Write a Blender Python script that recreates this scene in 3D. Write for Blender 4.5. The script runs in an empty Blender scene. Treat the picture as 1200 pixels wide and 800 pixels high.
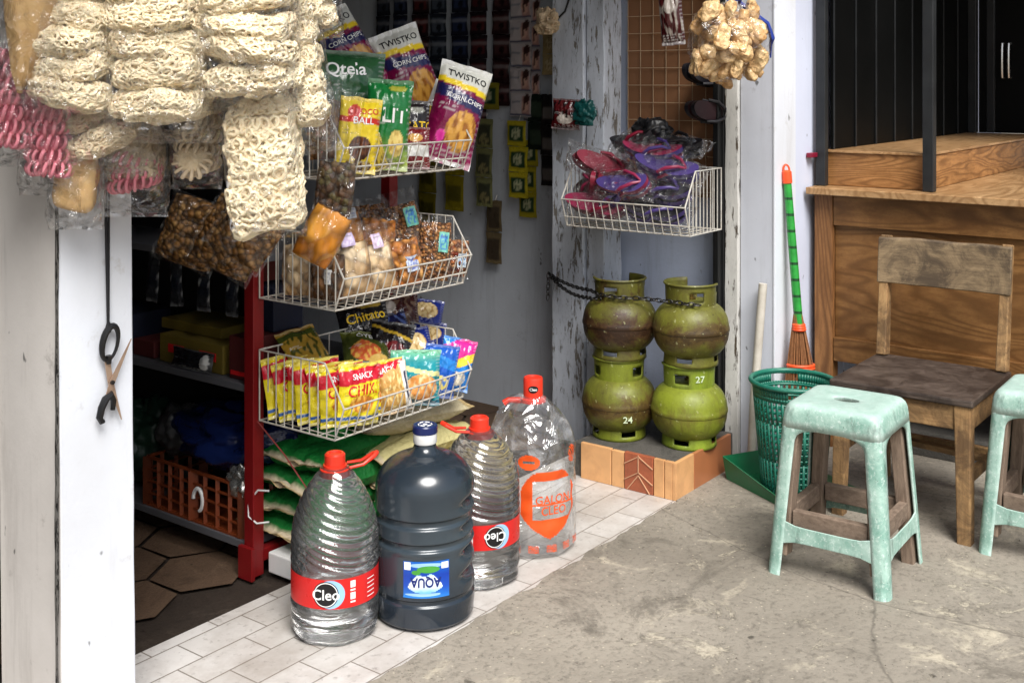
import bpy, bmesh, math, random
from mathutils import Vector, Matrix, Euler, noise
R = math.radians
PI = math.pi
rnd = random.Random(7)
sc = bpy.context.scene
COL = sc.collection

# ------------------------------------------------------------------ helpers
def lin(c):
    c = c / 255.0
    return c / 12.92 if c <= 0.04045 else ((c + 0.055) / 1.055) ** 2.4
def C(r, g, b):
    return (lin(r), lin(g), lin(b))
def mix(a, b, t):
    return tuple(x + (y - x) * t for x, y in zip(a, b))
def clamp(x, a=0.0, b=1.0):
    return max(a, min(b, x))
def sstep(a, b, x):
    t = clamp((x - a) / (b - a)); return t * t * (3 - 2 * t)
def nz(x, y, z):
    return noise.noise(Vector((x, y, z)))

class MB:
    def __init__(s):
        s.v = []; s.f = []; s.m = []; s.c = None
    def add(s, verts, faces, mi=0):
        o = len(s.v)
        s.v += [tuple(p) for p in verts]
        s.f += [tuple(i + o for i in f) for f in faces]
        s.m += [mi] * len(faces)
    def box(s, x0, x1, y0, y1, z0, z1, mi=0):
        v = [(x0, y0, z0), (x1, y0, z0), (x1, y1, z0), (x0, y1, z0), (x0, y0, z1), (x1, y0, z1), (x1, y1, z1), (x0, y1, z1)]
        s.add(v, [(0, 3, 2, 1), (4, 5, 6, 7), (0, 1, 5, 4), (1, 2, 6, 5), (2, 3, 7, 6), (3, 0, 4, 7)], mi)
    def bar(s, p, q, w, d, mi=0, up=(0, 0, 1), w2=None, d2=None):
        p = Vector(p); q = Vector(q); a = (q - p).normalized(); up = Vector(up)
        if abs(a.dot(up)) > 0.98: up = Vector((0, 1, 0))
        x = a.cross(up).normalized(); y = x.cross(a).normalized()
        w2 = w2 or w; d2 = d2 or d
        vs = []
        for c, ww, dd in ((p, w, d), (q, w2, d2)):
            for sx, sy in ((-1, -1), (1, -1), (1, 1), (-1, 1)):
                vs.append(c + x * sx * ww / 2 + y * sy * dd / 2)
        s.add(vs, [(0, 1, 2, 3), (7, 6, 5, 4), (0, 4, 5, 1), (1, 5, 6, 2), (2, 6, 7, 3), (3, 7, 4, 0)], mi)
    def tube(s, pts, r, n=6, closed=False, mi=0):
        pts = [Vector(p) for p in pts]; N = len(pts)
        rs = r if isinstance(r, (list, tuple)) else [r] * N
        vs = []; prev = None
        for i, p in enumerate(pts):
            if closed: t = pts[(i + 1) % N] - pts[i - 1]
            else: t = pts[min(i + 1, N - 1)] - pts[max(i - 1, 0)]
            if t.length < 1e-9: t = Vector((0, 0, 1))
            t.normalize()
            if prev is None:
                a = Vector((0, 0, 1)) if abs(t.z) < 0.9 else Vector((1, 0, 0))
                x = t.cross(a).normalized()
            else:
                x = prev - t * prev.dot(t)
                if x.length < 1e-6: x = t.orthogonal()
                x.normalize()
            prev = x; y = t.cross(x)
            for k in range(n):
                a = 2 * PI * k / n
                vs.append(p + (x * math.cos(a) + y * math.sin(a)) * rs[i])
        fs = []
        for i in range(N if closed else N - 1):
            j = (i + 1) % N
            for k in range(n):
                l = (k + 1) % n
                fs.append((i * n + k, i * n + l, j * n + l, j * n + k))
        if not closed:
            fs.append(tuple(range(n - 1, -1, -1))); fs.append(tuple((N - 1) * n + k for k in range(n)))
        s.add(vs, fs, mi)
    def lathe(s, prof, seg=48, mi=0, c=(0, 0, 0), fn=None, capb=True, capt=True):
        vs = []; n = len(prof)
        for i, (r, z) in enumerate(prof):
            for k in range(seg):
                a = 2 * PI * k / seg
                rr, zz = (r, z) if fn is None else fn(r, z, a)
                vs.append((c[0] + rr * math.cos(a), c[1] + rr * math.sin(a), c[2] + zz))
        fs = []
        for i in range(n - 1):
            for k in range(seg):
                l = (k + 1) % seg
                fs.append((i * seg + k, i * seg + l, (i + 1) * seg + l, (i + 1) * seg + k))
        if capb: fs.append(tuple(range(seg - 1, -1, -1)))
        if capt: fs.append(tuple((n - 1) * seg + k for k in range(seg)))
        s.add(vs, fs, mi)
    def grid(s, fn, nu, nv, mi=0, flip=False):
        vs = [fn(i / (nu - 1), j / (nv - 1)) for j in range(nv) for i in range(nu)]
        fs = []
        for j in range(nv - 1):
            for i in range(nu - 1):
                a = j * nu + i
                q = (a, a + 1, a + nu + 1, a + nu)
                fs.append(q[::-1] if flip else q)
        s.add(vs, fs, mi)
    def weld(s, eps=1e-5):
        key = {}; idx = []; nv = []
        for p in s.v:
            k = (round(p[0] / eps), round(p[1] / eps), round(p[2] / eps))
            if k not in key: key[k] = len(nv); nv.append(p)
            idx.append(key[k])
        s.v = nv; s.f = [tuple(idx[i] for i in f) for f in s.f]; return s
    def build(s, name, mats, parent=None, smooth=False, sharp=40, bevel=0, loc=None, world=False, solid=0, subsurf=0, solid_off=-1):
        me = bpy.data.meshes.new(name)
        off = Vector((0, 0, 0))
        if world and parent is not None: off = Vector(parent.location)
        elif loc is not None and world: off = Vector(loc)
        me.from_pydata([(x - off.x, y - off.y, z - off.z) for x, y, z in s.v], [], s.f)
        if not isinstance(mats, (list, tuple)): mats = [mats]
        for m in mats: me.materials.append(m)
        if len(mats) > 1: me.polygons.foreach_set('material_index', s.m)
        if s.c is not None:
            at = me.color_attributes.new('Col', 'FLOAT_COLOR', 'POINT')
            flat = []
            for c in s.c: flat += [c[0], c[1], c[2], 1.0]
            at.data.foreach_set('color', flat)
        if smooth:
            me.polygons.foreach_set('use_smooth', [True] * len(me.polygons))
            if sharp: me.set_sharp_from_angle(angle=R(sharp))
        me.update()
        o = bpy.data.objects.new(name, me); COL.objects.link(o)
        if parent is not None: o.parent = parent
        elif loc is not None: o.location = loc
        if solid:
            md = o.modifiers.new('s', 'SOLIDIFY'); md.thickness = solid; md.offset = solid_off
        if subsurf:
            md = o.modifiers.new('u', 'SUBSURF'); md.levels = subsurf; md.render_levels = subsurf
        if bevel:
            md = o.modifiers.new('b', 'BEVEL'); md.width = bevel; md.segments = 2; md.limit_method = 'ANGLE'; md.angle_limit = R(40)
        return o

def tag(o, label, cat, group=None):
    o['label'] = label; o['category'] = cat
    if group: o['group'] = group
    return o
def thing(name, label, cat, loc=(0, 0, 0), rot=(0, 0, 0), group=None):
    o = bpy.data.objects.new(name, None); COL.objects.link(o)
    o.empty_display_size = .05
    o.location = loc; o.rotation_euler = rot
    return tag(o, label, cat, group)
def struct(o):
    o['kind'] = 'structure'; return o
def copy_tree(o, parent=None):
    c = o.copy(); COL.objects.link(c)
    if parent is not None: c.parent = parent
    for ch in list(o.children): copy_tree(ch, c)
    return c

# ------------------------------------------------------------------ text (made first while the scene is light)
_TX = {}
def _mk_text(s, bold=0.0):
    cu = bpy.data.curves.new('t', 'FONT'); cu.body = s; cu.size = 1; cu.align_x = 'CENTER'; cu.align_y = 'CENTER'
    cu.offset = bold; cu.resolution_u = 3
    ob = bpy.data.objects.new('t', cu); COL.objects.link(ob)
    dg = bpy.context.evaluated_depsgraph_get()
    me = bpy.data.meshes.new_from_object(ob.evaluated_get(dg))
    vs = [tuple(v.co) for v in me.vertices]; fs = [tuple(p.vertices) for p in me.polygons]
    xs = [v[0] for v in vs]; ys = [v[1] for v in vs]
    cx = (max(xs) + min(xs)) / 2; cy = (max(ys) + min(ys)) / 2; w = max(xs) - min(xs); h = max(ys) - min(ys)
    vs = [((v[0] - cx) / w, (v[1] - cy) / h) for v in vs]       # unit box
    bpy.data.objects.remove(ob); bpy.data.curves.remove(cu); bpy.data.meshes.remove(me)
    return vs, fs, w / h
def text(s, bold=0.012):
    k = (s, bold)
    if k not in _TX: _TX[k] = _mk_text(s, bold)
    return _TX[k]
for _s in ('Cleo', 'AQUA', 'GALON', 'CLEO', 'CHIKI', 'CORN CHIPS', 'TWISTKO', 'Qtela', 'LIT', 'CHOCO', 'BALL', 'POTATO', 'Chitato', 'OYES', 'IP', '27', '24', 'RICE', 'SNACK', '1'):
    text(_s)

# ------------------------------------------------------------------ materials
def newmat(name):
    m = bpy.data.materials.new(name); m.use_nodes = True
    nt = m.node_tree; nt.nodes.clear()
    return m, nt
class G:
    """small node graph helper"""
    def __init__(s, name):
        s.m, s.nt = newmat(name)
        s.out = s.n('ShaderNodeOutputMaterial')
        s.tc = s.n('ShaderNodeTexCoord')
        s.co = s.tc.outputs['Object']
    def n(s, t, **kw):
        d = s.nt.nodes.new(t)
        for k, v in kw.items(): setattr(d, k, v)
        return d
    def l(s, a, b): s.nt.links.new(a, b)
    def setv(s, sock, v):
        if hasattr(v, 'is_output'): s.l(v, sock)
        else:
            if isinstance(v, tuple) and len(v) == 3 and sock.type == 'RGBA': v = (*v, 1)
            sock.default_value = v
    def mapping(s, scale=(1, 1, 1), rot=(0, 0, 0), loc=(0, 0, 0), co=None):
        d = s.n('ShaderNodeMapping'); s.l(co or s.co, d.inputs['Vector'])
        d.inputs['Scale'].default_value = scale; d.inputs['Rotation'].default_value = rot; d.inputs['Location'].default_value = loc
        return d.outputs[0]
    def noise(s, scale=5, detail=4, rough=.55, co=None, dist=0):
        d = s.n('ShaderNodeTexNoise'); s.l(co or s.co, d.inputs['Vector'])
        d.inputs['Scale'].default_value = scale; d.inputs['Detail'].default_value = detail; d.inputs['Roughness'].default_value = rough
        d.inputs['Distortion'].default_value = dist
        return d.outputs['Fac']
    def voro(s, scale=5, feature='F1', co=None, out='Distance', rnd=1):
        d = s.n('ShaderNodeTexVoronoi', feature=feature); s.l(co or s.co, d.inputs['Vector'])
        d.inputs['Scale'].default_value = scale; d.inputs['Randomness'].default_value = rnd
        return d.outputs[out]
    def wave(s, scale=5, dist=3, detail=2, dscale=1, co=None, dirn='X', typ='BANDS'):
        d = s.n('ShaderNodeTexWave', wave_type=typ); 
        if typ == 'BANDS': d.bands_direction = dirn
        else: d.rings_direction = dirn
        s.l(co or s.co, d.inputs['Vector'])
        d.inputs['Scale'].default_value = scale; d.inputs['Distortion'].default_value = dist; d.inputs['Detail'].default_value = detail; d.inputs['Detail Scale'].default_value = dscale
        return d.outputs['Fac']
    def ramp(s, fac, stops, interp='LINEAR'):
        d = s.n('ShaderNodeValToRGB'); s.l(fac, d.inputs[0]); d.color_ramp.interpolation = interp
        els = d.color_ramp.elements
        while len(els) < len(stops): els.new(0.5)
        for e, (p, c) in zip(els, stops):
            e.position = p; e.color = (*c, 1) if isinstance(c, tuple) else (c, c, c, 1)
        return d.outputs[0]
    def mixc(s, fac, a, b, mode='MIX'):
        d = s.n('ShaderNodeMix', data_type='RGBA', blend_type=mode)
        s.setv(d.inputs[0], fac); s.setv(d.inputs[6], a); s.setv(d.inputs[7], b)
        return d.outputs[2]
    def math(s, op, a, b=0.5, c=None):
        d = s.n('ShaderNodeMath', operation=op); s.setv(d.inputs[0], a); s.setv(d.inputs[1], b)
        if c is not None: s.setv(d.inputs[2], c)
        return d.outputs[0]
    def xyz(s, co=None):
        d = s.n('ShaderNodeSeparateXYZ'); s.l(co or s.co, d.inputs[0]); return d.outputs
    def attr(s, name='Col'):
        d = s.n('ShaderNodeAttribute'); d.attribute_name = name; return d.outputs['Color']
    def bump(s, h, strength=.3, dist=.01, normal=None):
        d = s.n('ShaderNodeBump'); s.setv(d.inputs['Height'], h); d.inputs['Strength'].default_value = strength; d.inputs['Distance'].default_value = dist
        if normal is not None: s.l(normal, d.inputs['Normal'])
        return d.outputs[0]
    def bsdf(s, col, rough=.5, metal=0, normal=None, spec=.5, coat=0, sss=0, trans=0, ior=1.45, emis=None):
        d = s.n('ShaderNodeBsdfPrincipled')
        s.setv(d.inputs['Base Color'], col); s.setv(d.inputs['Roughness'], rough); s.setv(d.inputs['Metallic'], metal)
        d.inputs['Specular IOR Level'].default_value = spec; d.inputs['Coat Weight'].default_value = coat; d.inputs['IOR'].default_value = ior
        d.inputs['Transmission Weight'].default_value = trans
        if sss:
            d.inputs['Subsurface Weight'].default_value = sss; d.inputs['Subsurface Radius'].default_value = (.01, .006, .004)
        if normal is not None: s.l(normal, d.inputs['Normal'])
        return d.outputs[0]
    def done(s, sh):
        s.l(sh, s.out.inputs[0]); return s.m

def plain(name, col, rough=.5, metal=0, var=.25, scale=20, bump=.0, spec=.5, coat=0, dirt=None, dirt_amt=.5):
    g = G(name)
    nf = g.noise(scale, 5, .6)
    c = g.mixc(nf, mix(col, (0, 0, 0), var), tuple(min(1.0, x * (1 + var * .8) + .002) for x in col))
    if dirt:
        d = g.ramp(g.noise(scale * .35, 6, .7), [(.45, 0.0), (.7, dirt_amt)])
        c = g.mixc(d, c, dirt)
    rf = g.math('MULTIPLY_ADD', nf, .25, rough - .12)
    nrm = g.bump(g.noise(scale * 3, 4), bump, .004) if bump else None
    return g.done(g.bsdf(c, rf, metal, nrm, spec, coat))

def m_concrete(name, a, b, light, sc_=1.0, crack=False):
    g = G(name)
    n1 = g.noise(.9 * sc_, 8, .65); n2 = g.noise(5 * sc_, 8, .7, dist=.6); n3 = g.noise(60 * sc_, 4, .7); n4 = g.noise(2.2 * sc_, 6, .75, dist=1.2)
    c = g.mixc(g.ramp(n1, [(.32, 0.0), (.68, 1.0)]), a, b)
    c = g.mixc(g.ramp(n2, [(.56, 0.0), (.72, .75)]), c, light)
    c = g.mixc(g.ramp(n4, [(.30, .75), (.44, 0.0)]), c, mix(a, (0, 0, 0), .45))
    c = g.mixc(g.ramp(n3, [(.30, .55), (.5, 0.0)]), c, mix(a, (0, 0, 0), .5))
    sp = g.voro(38 * sc_)
    c = g.mixc(g.ramp(sp, [(.05, .6), (.13, 0.0)]), c, light)
    pit = g.noise(23 * sc_, 3, .5)
    c = g.mixc(g.ramp(pit, [(.24, .85), (.30, 0.0)]), c, mix(a, (0, 0, 0), .7))
    h = g.math('ADD', g.math('MULTIPLY', n2, .7), g.math('MULTIPLY', n3, .35))
    if crack:
        # flaked pale patches with hard edges, hairline cracks, grit
        fl = g.noise(4.6, 10, .74, dist=.9); fm = g.ramp(fl, [(.585, 0.0), (.62, 1.0)])
        c = g.mixc(g.math('MULTIPLY', fm, g.ramp(n3, [(.35, .10), (.6, .5)])), c, light)
        fd = g.ramp(g.noise(4.3, 9, .7, g.mapping(loc=(3, 7, 0)), .9), [(.60, 0.0), (.62, .5)])
        c = g.mixc(fd, c, mix(a, (0, 0, 0), .3))
        wco = g.n('ShaderNodeMix', data_type='VECTOR'); wco.inputs[0].default_value = .16
        nv_ = g.n('ShaderNodeTexNoise'); g.l(g.co, nv_.inputs['Vector']); nv_.inputs['Scale'].default_value = 2.5; nv_.inputs['Detail'].default_value = 6
        g.l(g.co, wco.inputs[4]); g.l(nv_.outputs['Color'], wco.inputs[5])
        ce = g.voro(.9, 'DISTANCE_TO_EDGE', co=wco.outputs[1])
        c = g.mixc(g.ramp(ce, [(.0012, .55), (.0035, 0.0)]), c, mix(a, (0, 0, 0), .6))
        gv = g.voro(85, 'F1'); c = g.mixc(g.math('MULTIPLY', g.ramp(gv, [(.10, .8), (.22, 0.0)]), g.ramp(g.noise(7, 3), [(.5, 0.0), (.6, 1.0)])), c, mix(a, (0, 0, 0), .45))
        h = g.math('SUBTRACT', h, g.math('MULTIPLY', fm, .35))
    return g.done(g.bsdf(c, g.math('MULTIPLY_ADD', n2, .3, .6), 0, g.bump(h, .6, .014), .35))

def m_wood(name, dark, light, scale=1.0, axis='X', stretch=(1, 8, 8), dist=5, rough=.55, bump=.15, dirt=None, dirt_amt=.6, rings=False):
    """stretch: low along the grain, high across it; rings adds wandering cathedral lines"""
    g = G(name)
    co = g.mapping(tuple(x * scale for x in stretch))
    wob = g.noise(1.1, 3, .5, co)
    fine = g.noise(9, 8, .7, co, .3)
    pores = g.noise(60, 3, .6, co)
    f = g.math('ADD', g.math('MULTIPLY', fine, .75), g.math('MULTIPLY', wob, .25))
    c = g.mixc(g.ramp(f, [(.34, 0.0), (.66, 1.0)]), dark, light)
    if rings:
        big = g.noise(.75, 2.5, .45, co, .25)
        ln = g.math('FRACT', g.math('MULTIPLY', big, 26.0))
        ln = g.math('ABSOLUTE', g.math('SUBTRACT', ln, .5))
        c = g.mixc(g.ramp(ln, [(.06, .75), (.30, 0.0)]), c, mix(dark, (0, 0, 0), .25))
    c = g.mixc(g.ramp(pores, [(.30, .45), (.42, 0.0)]), c, mix(dark, (0, 0, 0), .5))
    blot = g.noise(2.2, 5, .65)
    c = g.mixc(g.ramp(blot, [(.32, .5), (.6, 0.0)]), c, mix(dark, (0, 0, 0), .3))
    if dirt:
        c = g.mixc(g.ramp(g.noise(6 * scale, 8, .75, dist=.8), [(.42, dirt_amt), (.62, 0.0)]), c, dirt)
    return g.done(g.bsdf(c, g.math('MULTIPLY_ADD', fine, .35, rough - .18), 0, g.bump(f, bump, .003), .4))

def m_peel(name, paint, wood, amount=.5, sx=(6, 6, 1.1)):
    g = G(name)
    co = g.mapping(sx)
    n = g.noise(5, 10, .72, co, .4)
    fine = g.noise(30, 6, .7, g.mapping((2.5, 2.5, .8)))
    dirt = g.noise(3, 5, .6, g.mapping((3, 3, .7)))
    m = g.ramp(g.math('MULTIPLY_ADD', fine, .35, n), [(.60 + .22 * (1 - amount), 0.0), (.64 + .22 * (1 - amount), 1.0)])
    p = g.mixc(g.ramp(dirt, [(.35, .55), (.65, 0.0)]), paint, mix(paint, C(95, 92, 88), .6))
    p = g.mixc(g.ramp(fine, [(.30, .5), (.45, 0.0)]), p, mix(paint, (.1, .1, .1), .7))
    w = g.mixc(fine, mix(wood, (0, 0, 0), .6), wood)
    c = g.mixc(m, p, w)
    h = g.math('SUBTRACT', g.math('MULTIPLY', fine, .4), m)
    return g.done(g.bsdf(c, .65, 0, g.bump(h, .6, .006), .3))

def m_wall(name, paint, stain, bump=.25, low=None):
    g = G(name)
    a = g.noise(1.6, 6, .6); b = g.noise(9, 6, .7); f = g.noise(90, 3, .6)
    c = g.mixc(g.ramp(a, [(.35, .6), (.65, 0.0)]), paint, mix(paint, stain, .5))
    c = g.mixc(g.ramp(b, [(.24, .7), (.38, 0.0)]), c, stain)
    st = g.noise(9, 6, .7, g.mapping((1, 1, .12)))
    c = g.mixc(g.ramp(st, [(.30, .45), (.46, 0.0)]), c, mix(paint, stain, .75))
    sp = g.noise(26, 2, .5, g.mapping((1, 1, .6)))
    c = g.mixc(g.ramp(sp, [(.235, .8), (.27, 0.0)]), c, C(70, 68, 66))
    if low:
        z = g.xyz()[2]
        k = g.math('SUBTRACT', g.math('MULTIPLY_ADD', b, .5, low), z)
        c = g.mixc(g.ramp(k, [(.0, 0.0), (.35, .8)]), c, mix(stain, (0, 0, 0), .25))
    h = g.math('ADD', g.math('MULTIPLY', b, .5), g.math('MULTIPLY', f, .3))
    return g.done(g.bsdf(c, .75, 0, g.bump(h, bump, .006), .3))

def m_tiles(name):
    g = G(name)
    d = g.n('ShaderNodeTexBrick'); g.l(g.mapping((1, 1, 1), loc=(.03, .02, 0)), d.inputs['Vector'])
    d.inputs['Color1'].default_value = (*C(216, 212, 208), 1); d.inputs['Color2'].default_value = (*C(192, 187, 181), 1); d.inputs['Mortar'].default_value = (*C(134, 127, 119), 1)
    d.inputs['Scale'].default_value = 1; d.inputs['Mortar Size'].default_value = .0022; d.inputs['Mortar Smooth'].default_value = .2
    d.inputs['Brick Width'].default_value = .205; d.inputs['Row Height'].default_value = .102; d.offset = .37
    n = g.noise(4, 8, .7); n2 = g.noise(45, 4, .65)
    c = g.mixc(g.ramp(n, [(.35, .55), (.6, 0.0)]), d.outputs['Color'], C(140, 128, 116))
    c = g.mixc(g.ramp(n2, [(.28, .5), (.42, 0.0)]), c, C(110, 102, 95))
    h = g.math('SUBTRACT', g.math('MULTIPLY', n2, .1), g.math('MULTIPLY', d.outputs['Fac'], 1.0))
    return g.done(g.bsdf(c, g.math('MULTIPLY_ADD', n, .4, .22), 0, g.bump(h, .5, .004), .5))

def m_vcol(name, rough=.3, metal=0, coat=0, bump=.2, scale=60, spec=.5):
    g = G(name)
    n = g.noise(scale, 3, .5)
    n2 = g.noise(scale * .3, 3, .5, dist=1)
    vr = g.voro(scale * .55, 'F1', co=None)
    h = g.math('ADD', g.math('MULTIPLY', n, .7), g.math('ADD', g.math('MULTIPLY', n2, 1.3), g.math('MULTIPLY', vr, 1.1)))
    return g.done(g.bsdf(g.attr(), g.math('MULTIPLY_ADD', n2, .2, rough - .1), metal, g.bump(h, bump, .006), spec, coat))

def m_film(name, tint=(.985, .985, .985), base=.03, gloss=.16, rough=.07, scale=18, milky=.03, bump=.5):
    """thin clear plastic film with faceted creases"""
    g = G(name)
    tr = g.n('ShaderNodeBsdfTransparent'); tr.inputs[0].default_value = (*tint, 1)
    n = g.noise(scale, 3, .6, dist=1.2)
    vr = g.voro(scale * 1.6, 'F1')
    hb = g.math('ADD', g.math('MULTIPLY', vr, 1.2), g.math('MULTIPLY', n, .9))
    nb = g.bump(hb, bump, .03)
    gl = g.n('ShaderNodeBsdfGlossy'); gl.inputs['Roughness'].default_value = rough; gl.inputs[0].default_value = (1, 1, 1, 1); g.l(nb, gl.inputs['Normal'])
    df = g.n('ShaderNodeBsdfDiffuse'); df.inputs[0].default_value = (.85, .85, .85, 1); g.l(nb, df.inputs['Normal'])
    lw = g.n('ShaderNodeLayerWeight'); lw.inputs[0].default_value = .3; g.l(nb, lw.inputs['Normal'])
    f = g.math('MULTIPLY_ADD', g.math('POWER', lw.outputs['Facing'], 1.6), gloss * 2.4, base)
    m1 = g.n('ShaderNodeMixShader'); g.setv(m1.inputs[0], f); g.l(tr.outputs[0], m1.inputs[1]); g.l(gl.outputs[0], m1.inputs[2])
    m2 = g.n('ShaderNodeMixShader'); g.setv(m2.inputs[0], g.ramp(n, [(.5, milky * .25), (.75, milky * 1.8)])); g.l(m1.outputs[0], m2.inputs[1]); g.l(df.outputs[0], m2.inputs[2])
    return g.done(m2.outputs[0])

def m_pet(name, ior=1.16, tr=.35, tint=(.93, .95, .95)):
    """clear ribbed bottle: refraction mixed with plain transparency and a gloss"""
    g = G(name)
    rf = g.n('ShaderNodeBsdfRefraction'); rf.inputs[0].default_value = (*tint, 1); rf.inputs['Roughness'].default_value = .02; rf.inputs['IOR'].default_value = ior
    tp = g.n('ShaderNodeBsdfTransparent'); tp.inputs[0].default_value = (.95, .96, .96, 1)
    m0 = g.n('ShaderNodeMixShader'); m0.inputs[0].default_value = tr; g.l(rf.outputs[0], m0.inputs[1]); g.l(tp.outputs[0], m0.inputs[2])
    gl = g.n('ShaderNodeBsdfGlossy'); gl.inputs['Roughness'].default_value = .06
    fr = g.n('ShaderNodeFresnel'); fr.inputs[0].default_value = 1.5
    m1 = g.n('ShaderNodeMixShader'); g.setv(m1.inputs[0], g.math('MULTIPLY_ADD', fr.outputs[0], 1.3, .03)); g.l(m0.outputs[0], m1.inputs[1]); g.l(gl.outputs[0], m1.inputs[2])
    df = g.n('ShaderNodeBsdfDiffuse'); df.inputs[0].default_value = (.85, .85, .86, 1)
    m2 = g.n('ShaderNodeMixShader'); m2.inputs[0].default_value = .035; g.l(m1.outputs[0], m2.inputs[1]); g.l(df.outputs[0], m2.inputs[2])
    return g.done(m2.outputs[0])

def m_cracker(name, lightc, dark, scale=70, bump=.9):
    g = G(name)
    v = g.voro(scale); v2 = g.voro(scale * 2.3); n = g.noise(11, 5, .6); n2 = g.noise(55, 5, .7, dist=.8)
    warp = g.math('MULTIPLY_ADD', n2, .5, v)
    c = g.mixc(g.ramp(n, [(.3, .55), (.65, 0.0)]), lightc, mix(lightc, dark, .55))
    # small round pits
    pit = g.math('MULTIPLY', g.ramp(v, [(.10, 1.0), (.26, 0.0)]), g.ramp(g.noise(16, 3, .6), [(.42, 0.0), (.56, 1.0)]))
    c = g.mixc(g.math('MULTIPLY', pit, .75), c, mix(dark, (0, 0, 0), .25))
    c = g.mixc(g.ramp(n2, [(.32, .5), (.46, 0.0)]), c, dark)
    h = g.math('SUBTRACT', g.math('ADD', g.math('MULTIPLY', n2, .7), g.math('MULTIPLY', v2, .2)), pit)
    return g.done(g.bsdf(c, .6, 0, g.bump(h, bump, .006), .3, sss=.15))

def m_gas(name, green, rust, amt, seed=0):
    g = G(name)
    z = g.xyz()[2]
    n = g.noise(7, 9, .76, g.mapping(loc=(seed, seed * 2, 0)), .6); n2 = g.noise(40, 5, .7); ns = g.noise(11, 7, .72, g.mapping((1, 1, .22), loc=(seed, 0, 0)))
    nb = g.noise(17, 8, .75, g.mapping(loc=(seed * 3, 1, 0)), .4)
    belt = g.math('MAXIMUM', 0.0, g.math('SUBTRACT', 1.0, g.math('MULTIPLY', g.math('ABSOLUTE', g.math('SUBTRACT', z, .112)), 15.0)))
    f = g.math('ADD', g.math('MULTIPLY', n, 1.15), g.math('MULTIPLY', belt, .24))
    c = g.mixc(g.ramp(ns, [(.33, .85), (.62, 0.0)]), green, mix(green, C(58, 50, 28), .7))
    c = g.mixc(g.ramp(nb, [(.50, 0.0), (.66, .6 * amt)]), c, mix(green, C(70, 58, 34), .85))
    t0 = .60 + .20 * (1 - amt)
    c = g.mixc(g.ramp(f, [(t0, 0.0), (t0 + .12, amt)]), c, rust)
    c = g.mixc(g.ramp(f, [(t0 + .16, 0.0), (t0 + .18, .8 * amt)]), c, mix(rust, (0, 0, 0), .55))
    c = g.mixc(g.ramp(n2, [(.30, .85 * amt), (.37, 0.0)]), c, C(40, 32, 20))
    sp = g.noise(70, 2, .5); c = g.mixc(g.ramp(sp, [(.68, 0.0), (.71, .6)]), c, mix(green, (.5, .5, .3), .5))
    return g.done(g.bsdf(c, g.math('MULTIPLY_ADD', nb, .5, .22), 0, g.bump(g.math('ADD', n2, n), .35, .005), .45))

def m_scuffed(name, base, pale, dark, scale=8, rough=.45):
    g = G(name)
    a = g.noise(scale, 8, .72, dist=.5); b = g.noise(scale * 6, 6, .75); s = g.noise(scale * 2.2, 6, .7, g.mapping((1, 1, .35)))
    c = g.mixc(g.ramp(a, [(.36, 0.0), (.66, .8)]), base, pale)
    c = g.mixc(g.ramp(b, [(.54, 0.0), (.70, .85)]), c, mix(pale, (1, 1, 1), .4))
    c = g.mixc(g.ramp(s, [(.30, .75), (.47, 0.0)]), c, dark)
    c = g.mixc(g.ramp(g.noise(scale * 14, 2, .5), [(.25, .8), (.3, 0.0)]), c, mix(dark, (0, 0, 0), .4))
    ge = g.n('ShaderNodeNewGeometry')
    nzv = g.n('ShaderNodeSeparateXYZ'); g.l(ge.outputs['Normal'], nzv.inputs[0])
    c = g.mixc(g.ramp(nzv.outputs[2], [(.35, 0.0), (.95, .75)]), c, g.mixc(a, mix(base, pale, .35), mix(pale, (1, 1, 1), .25)))  # faces turned upward are mixed paler than the sides
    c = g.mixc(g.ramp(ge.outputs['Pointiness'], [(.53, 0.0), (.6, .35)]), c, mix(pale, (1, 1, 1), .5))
    return g.done(g.bsdf(c, g.math('MULTIPLY_ADD', b, .35, rough - .1), 0, g.bump(g.math('ADD', a, g.math('MULTIPLY', b, .5)), .25, .004), .45))

M = {}
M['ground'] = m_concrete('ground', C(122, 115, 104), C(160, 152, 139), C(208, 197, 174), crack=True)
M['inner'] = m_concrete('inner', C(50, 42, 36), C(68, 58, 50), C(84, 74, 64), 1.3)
M['dconc'] = m_concrete('dconc', C(70, 68, 64), C(96, 92, 86), C(118, 112, 104), 2)
M['tiles'] = m_tiles('tiles')
M['white'] = m_wall('white', C(222, 226, 234), C(176, 172, 166), .3)
M['shadeface'] = m_wall('shadeface', C(216, 211, 206), C(120, 112, 104), .2)
M['bluewall'] = m_wall('bluewall', C(206, 212, 220), C(120, 122, 126), .35)
M['darkwall'] = plain('darkwall', C(60, 62, 66), .8)
M['alcove'] = m_wall('alcove', C(190, 200, 222), C(96, 96, 98), .4)
M['pilshade'] = m_wall('pilshade', C(196, 199, 208), C(140, 140, 142), .15)
M['lilac'] = m_wall('lilac', C(210, 216, 234), C(170, 172, 184), .15)
M['dark'] = plain('dark', C(30, 28, 27), .8)
M['ceil'] = plain('ceil', C(36, 34, 32), .9)
M['peel'] = m_peel('peel', C(204, 210, 220), C(140, 134, 126), .38, (7, 7, 1.5))
M['peel2'] = m_peel('peel2', C(214, 212, 206), C(96, 84, 70), .36, (9, 9, 1.0))
M['black'] = plain('black', C(16, 17, 18), .42, 0, .3, 6, .05)
M['blackpanel'] = plain('blackpanel', C(6, 7, 7), .5, 0, .3, 3, .04, dirt=C(11, 12, 12), spec=.12)
M['blackmetal'] = plain('blackmetal', C(30, 32, 34), .42, .1, .3, 14, .05, dirt=C(66, 68, 68), dirt_amt=.3)
M['steel'] = plain('steel', C(205, 204, 200), .25, .9, .2)
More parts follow.
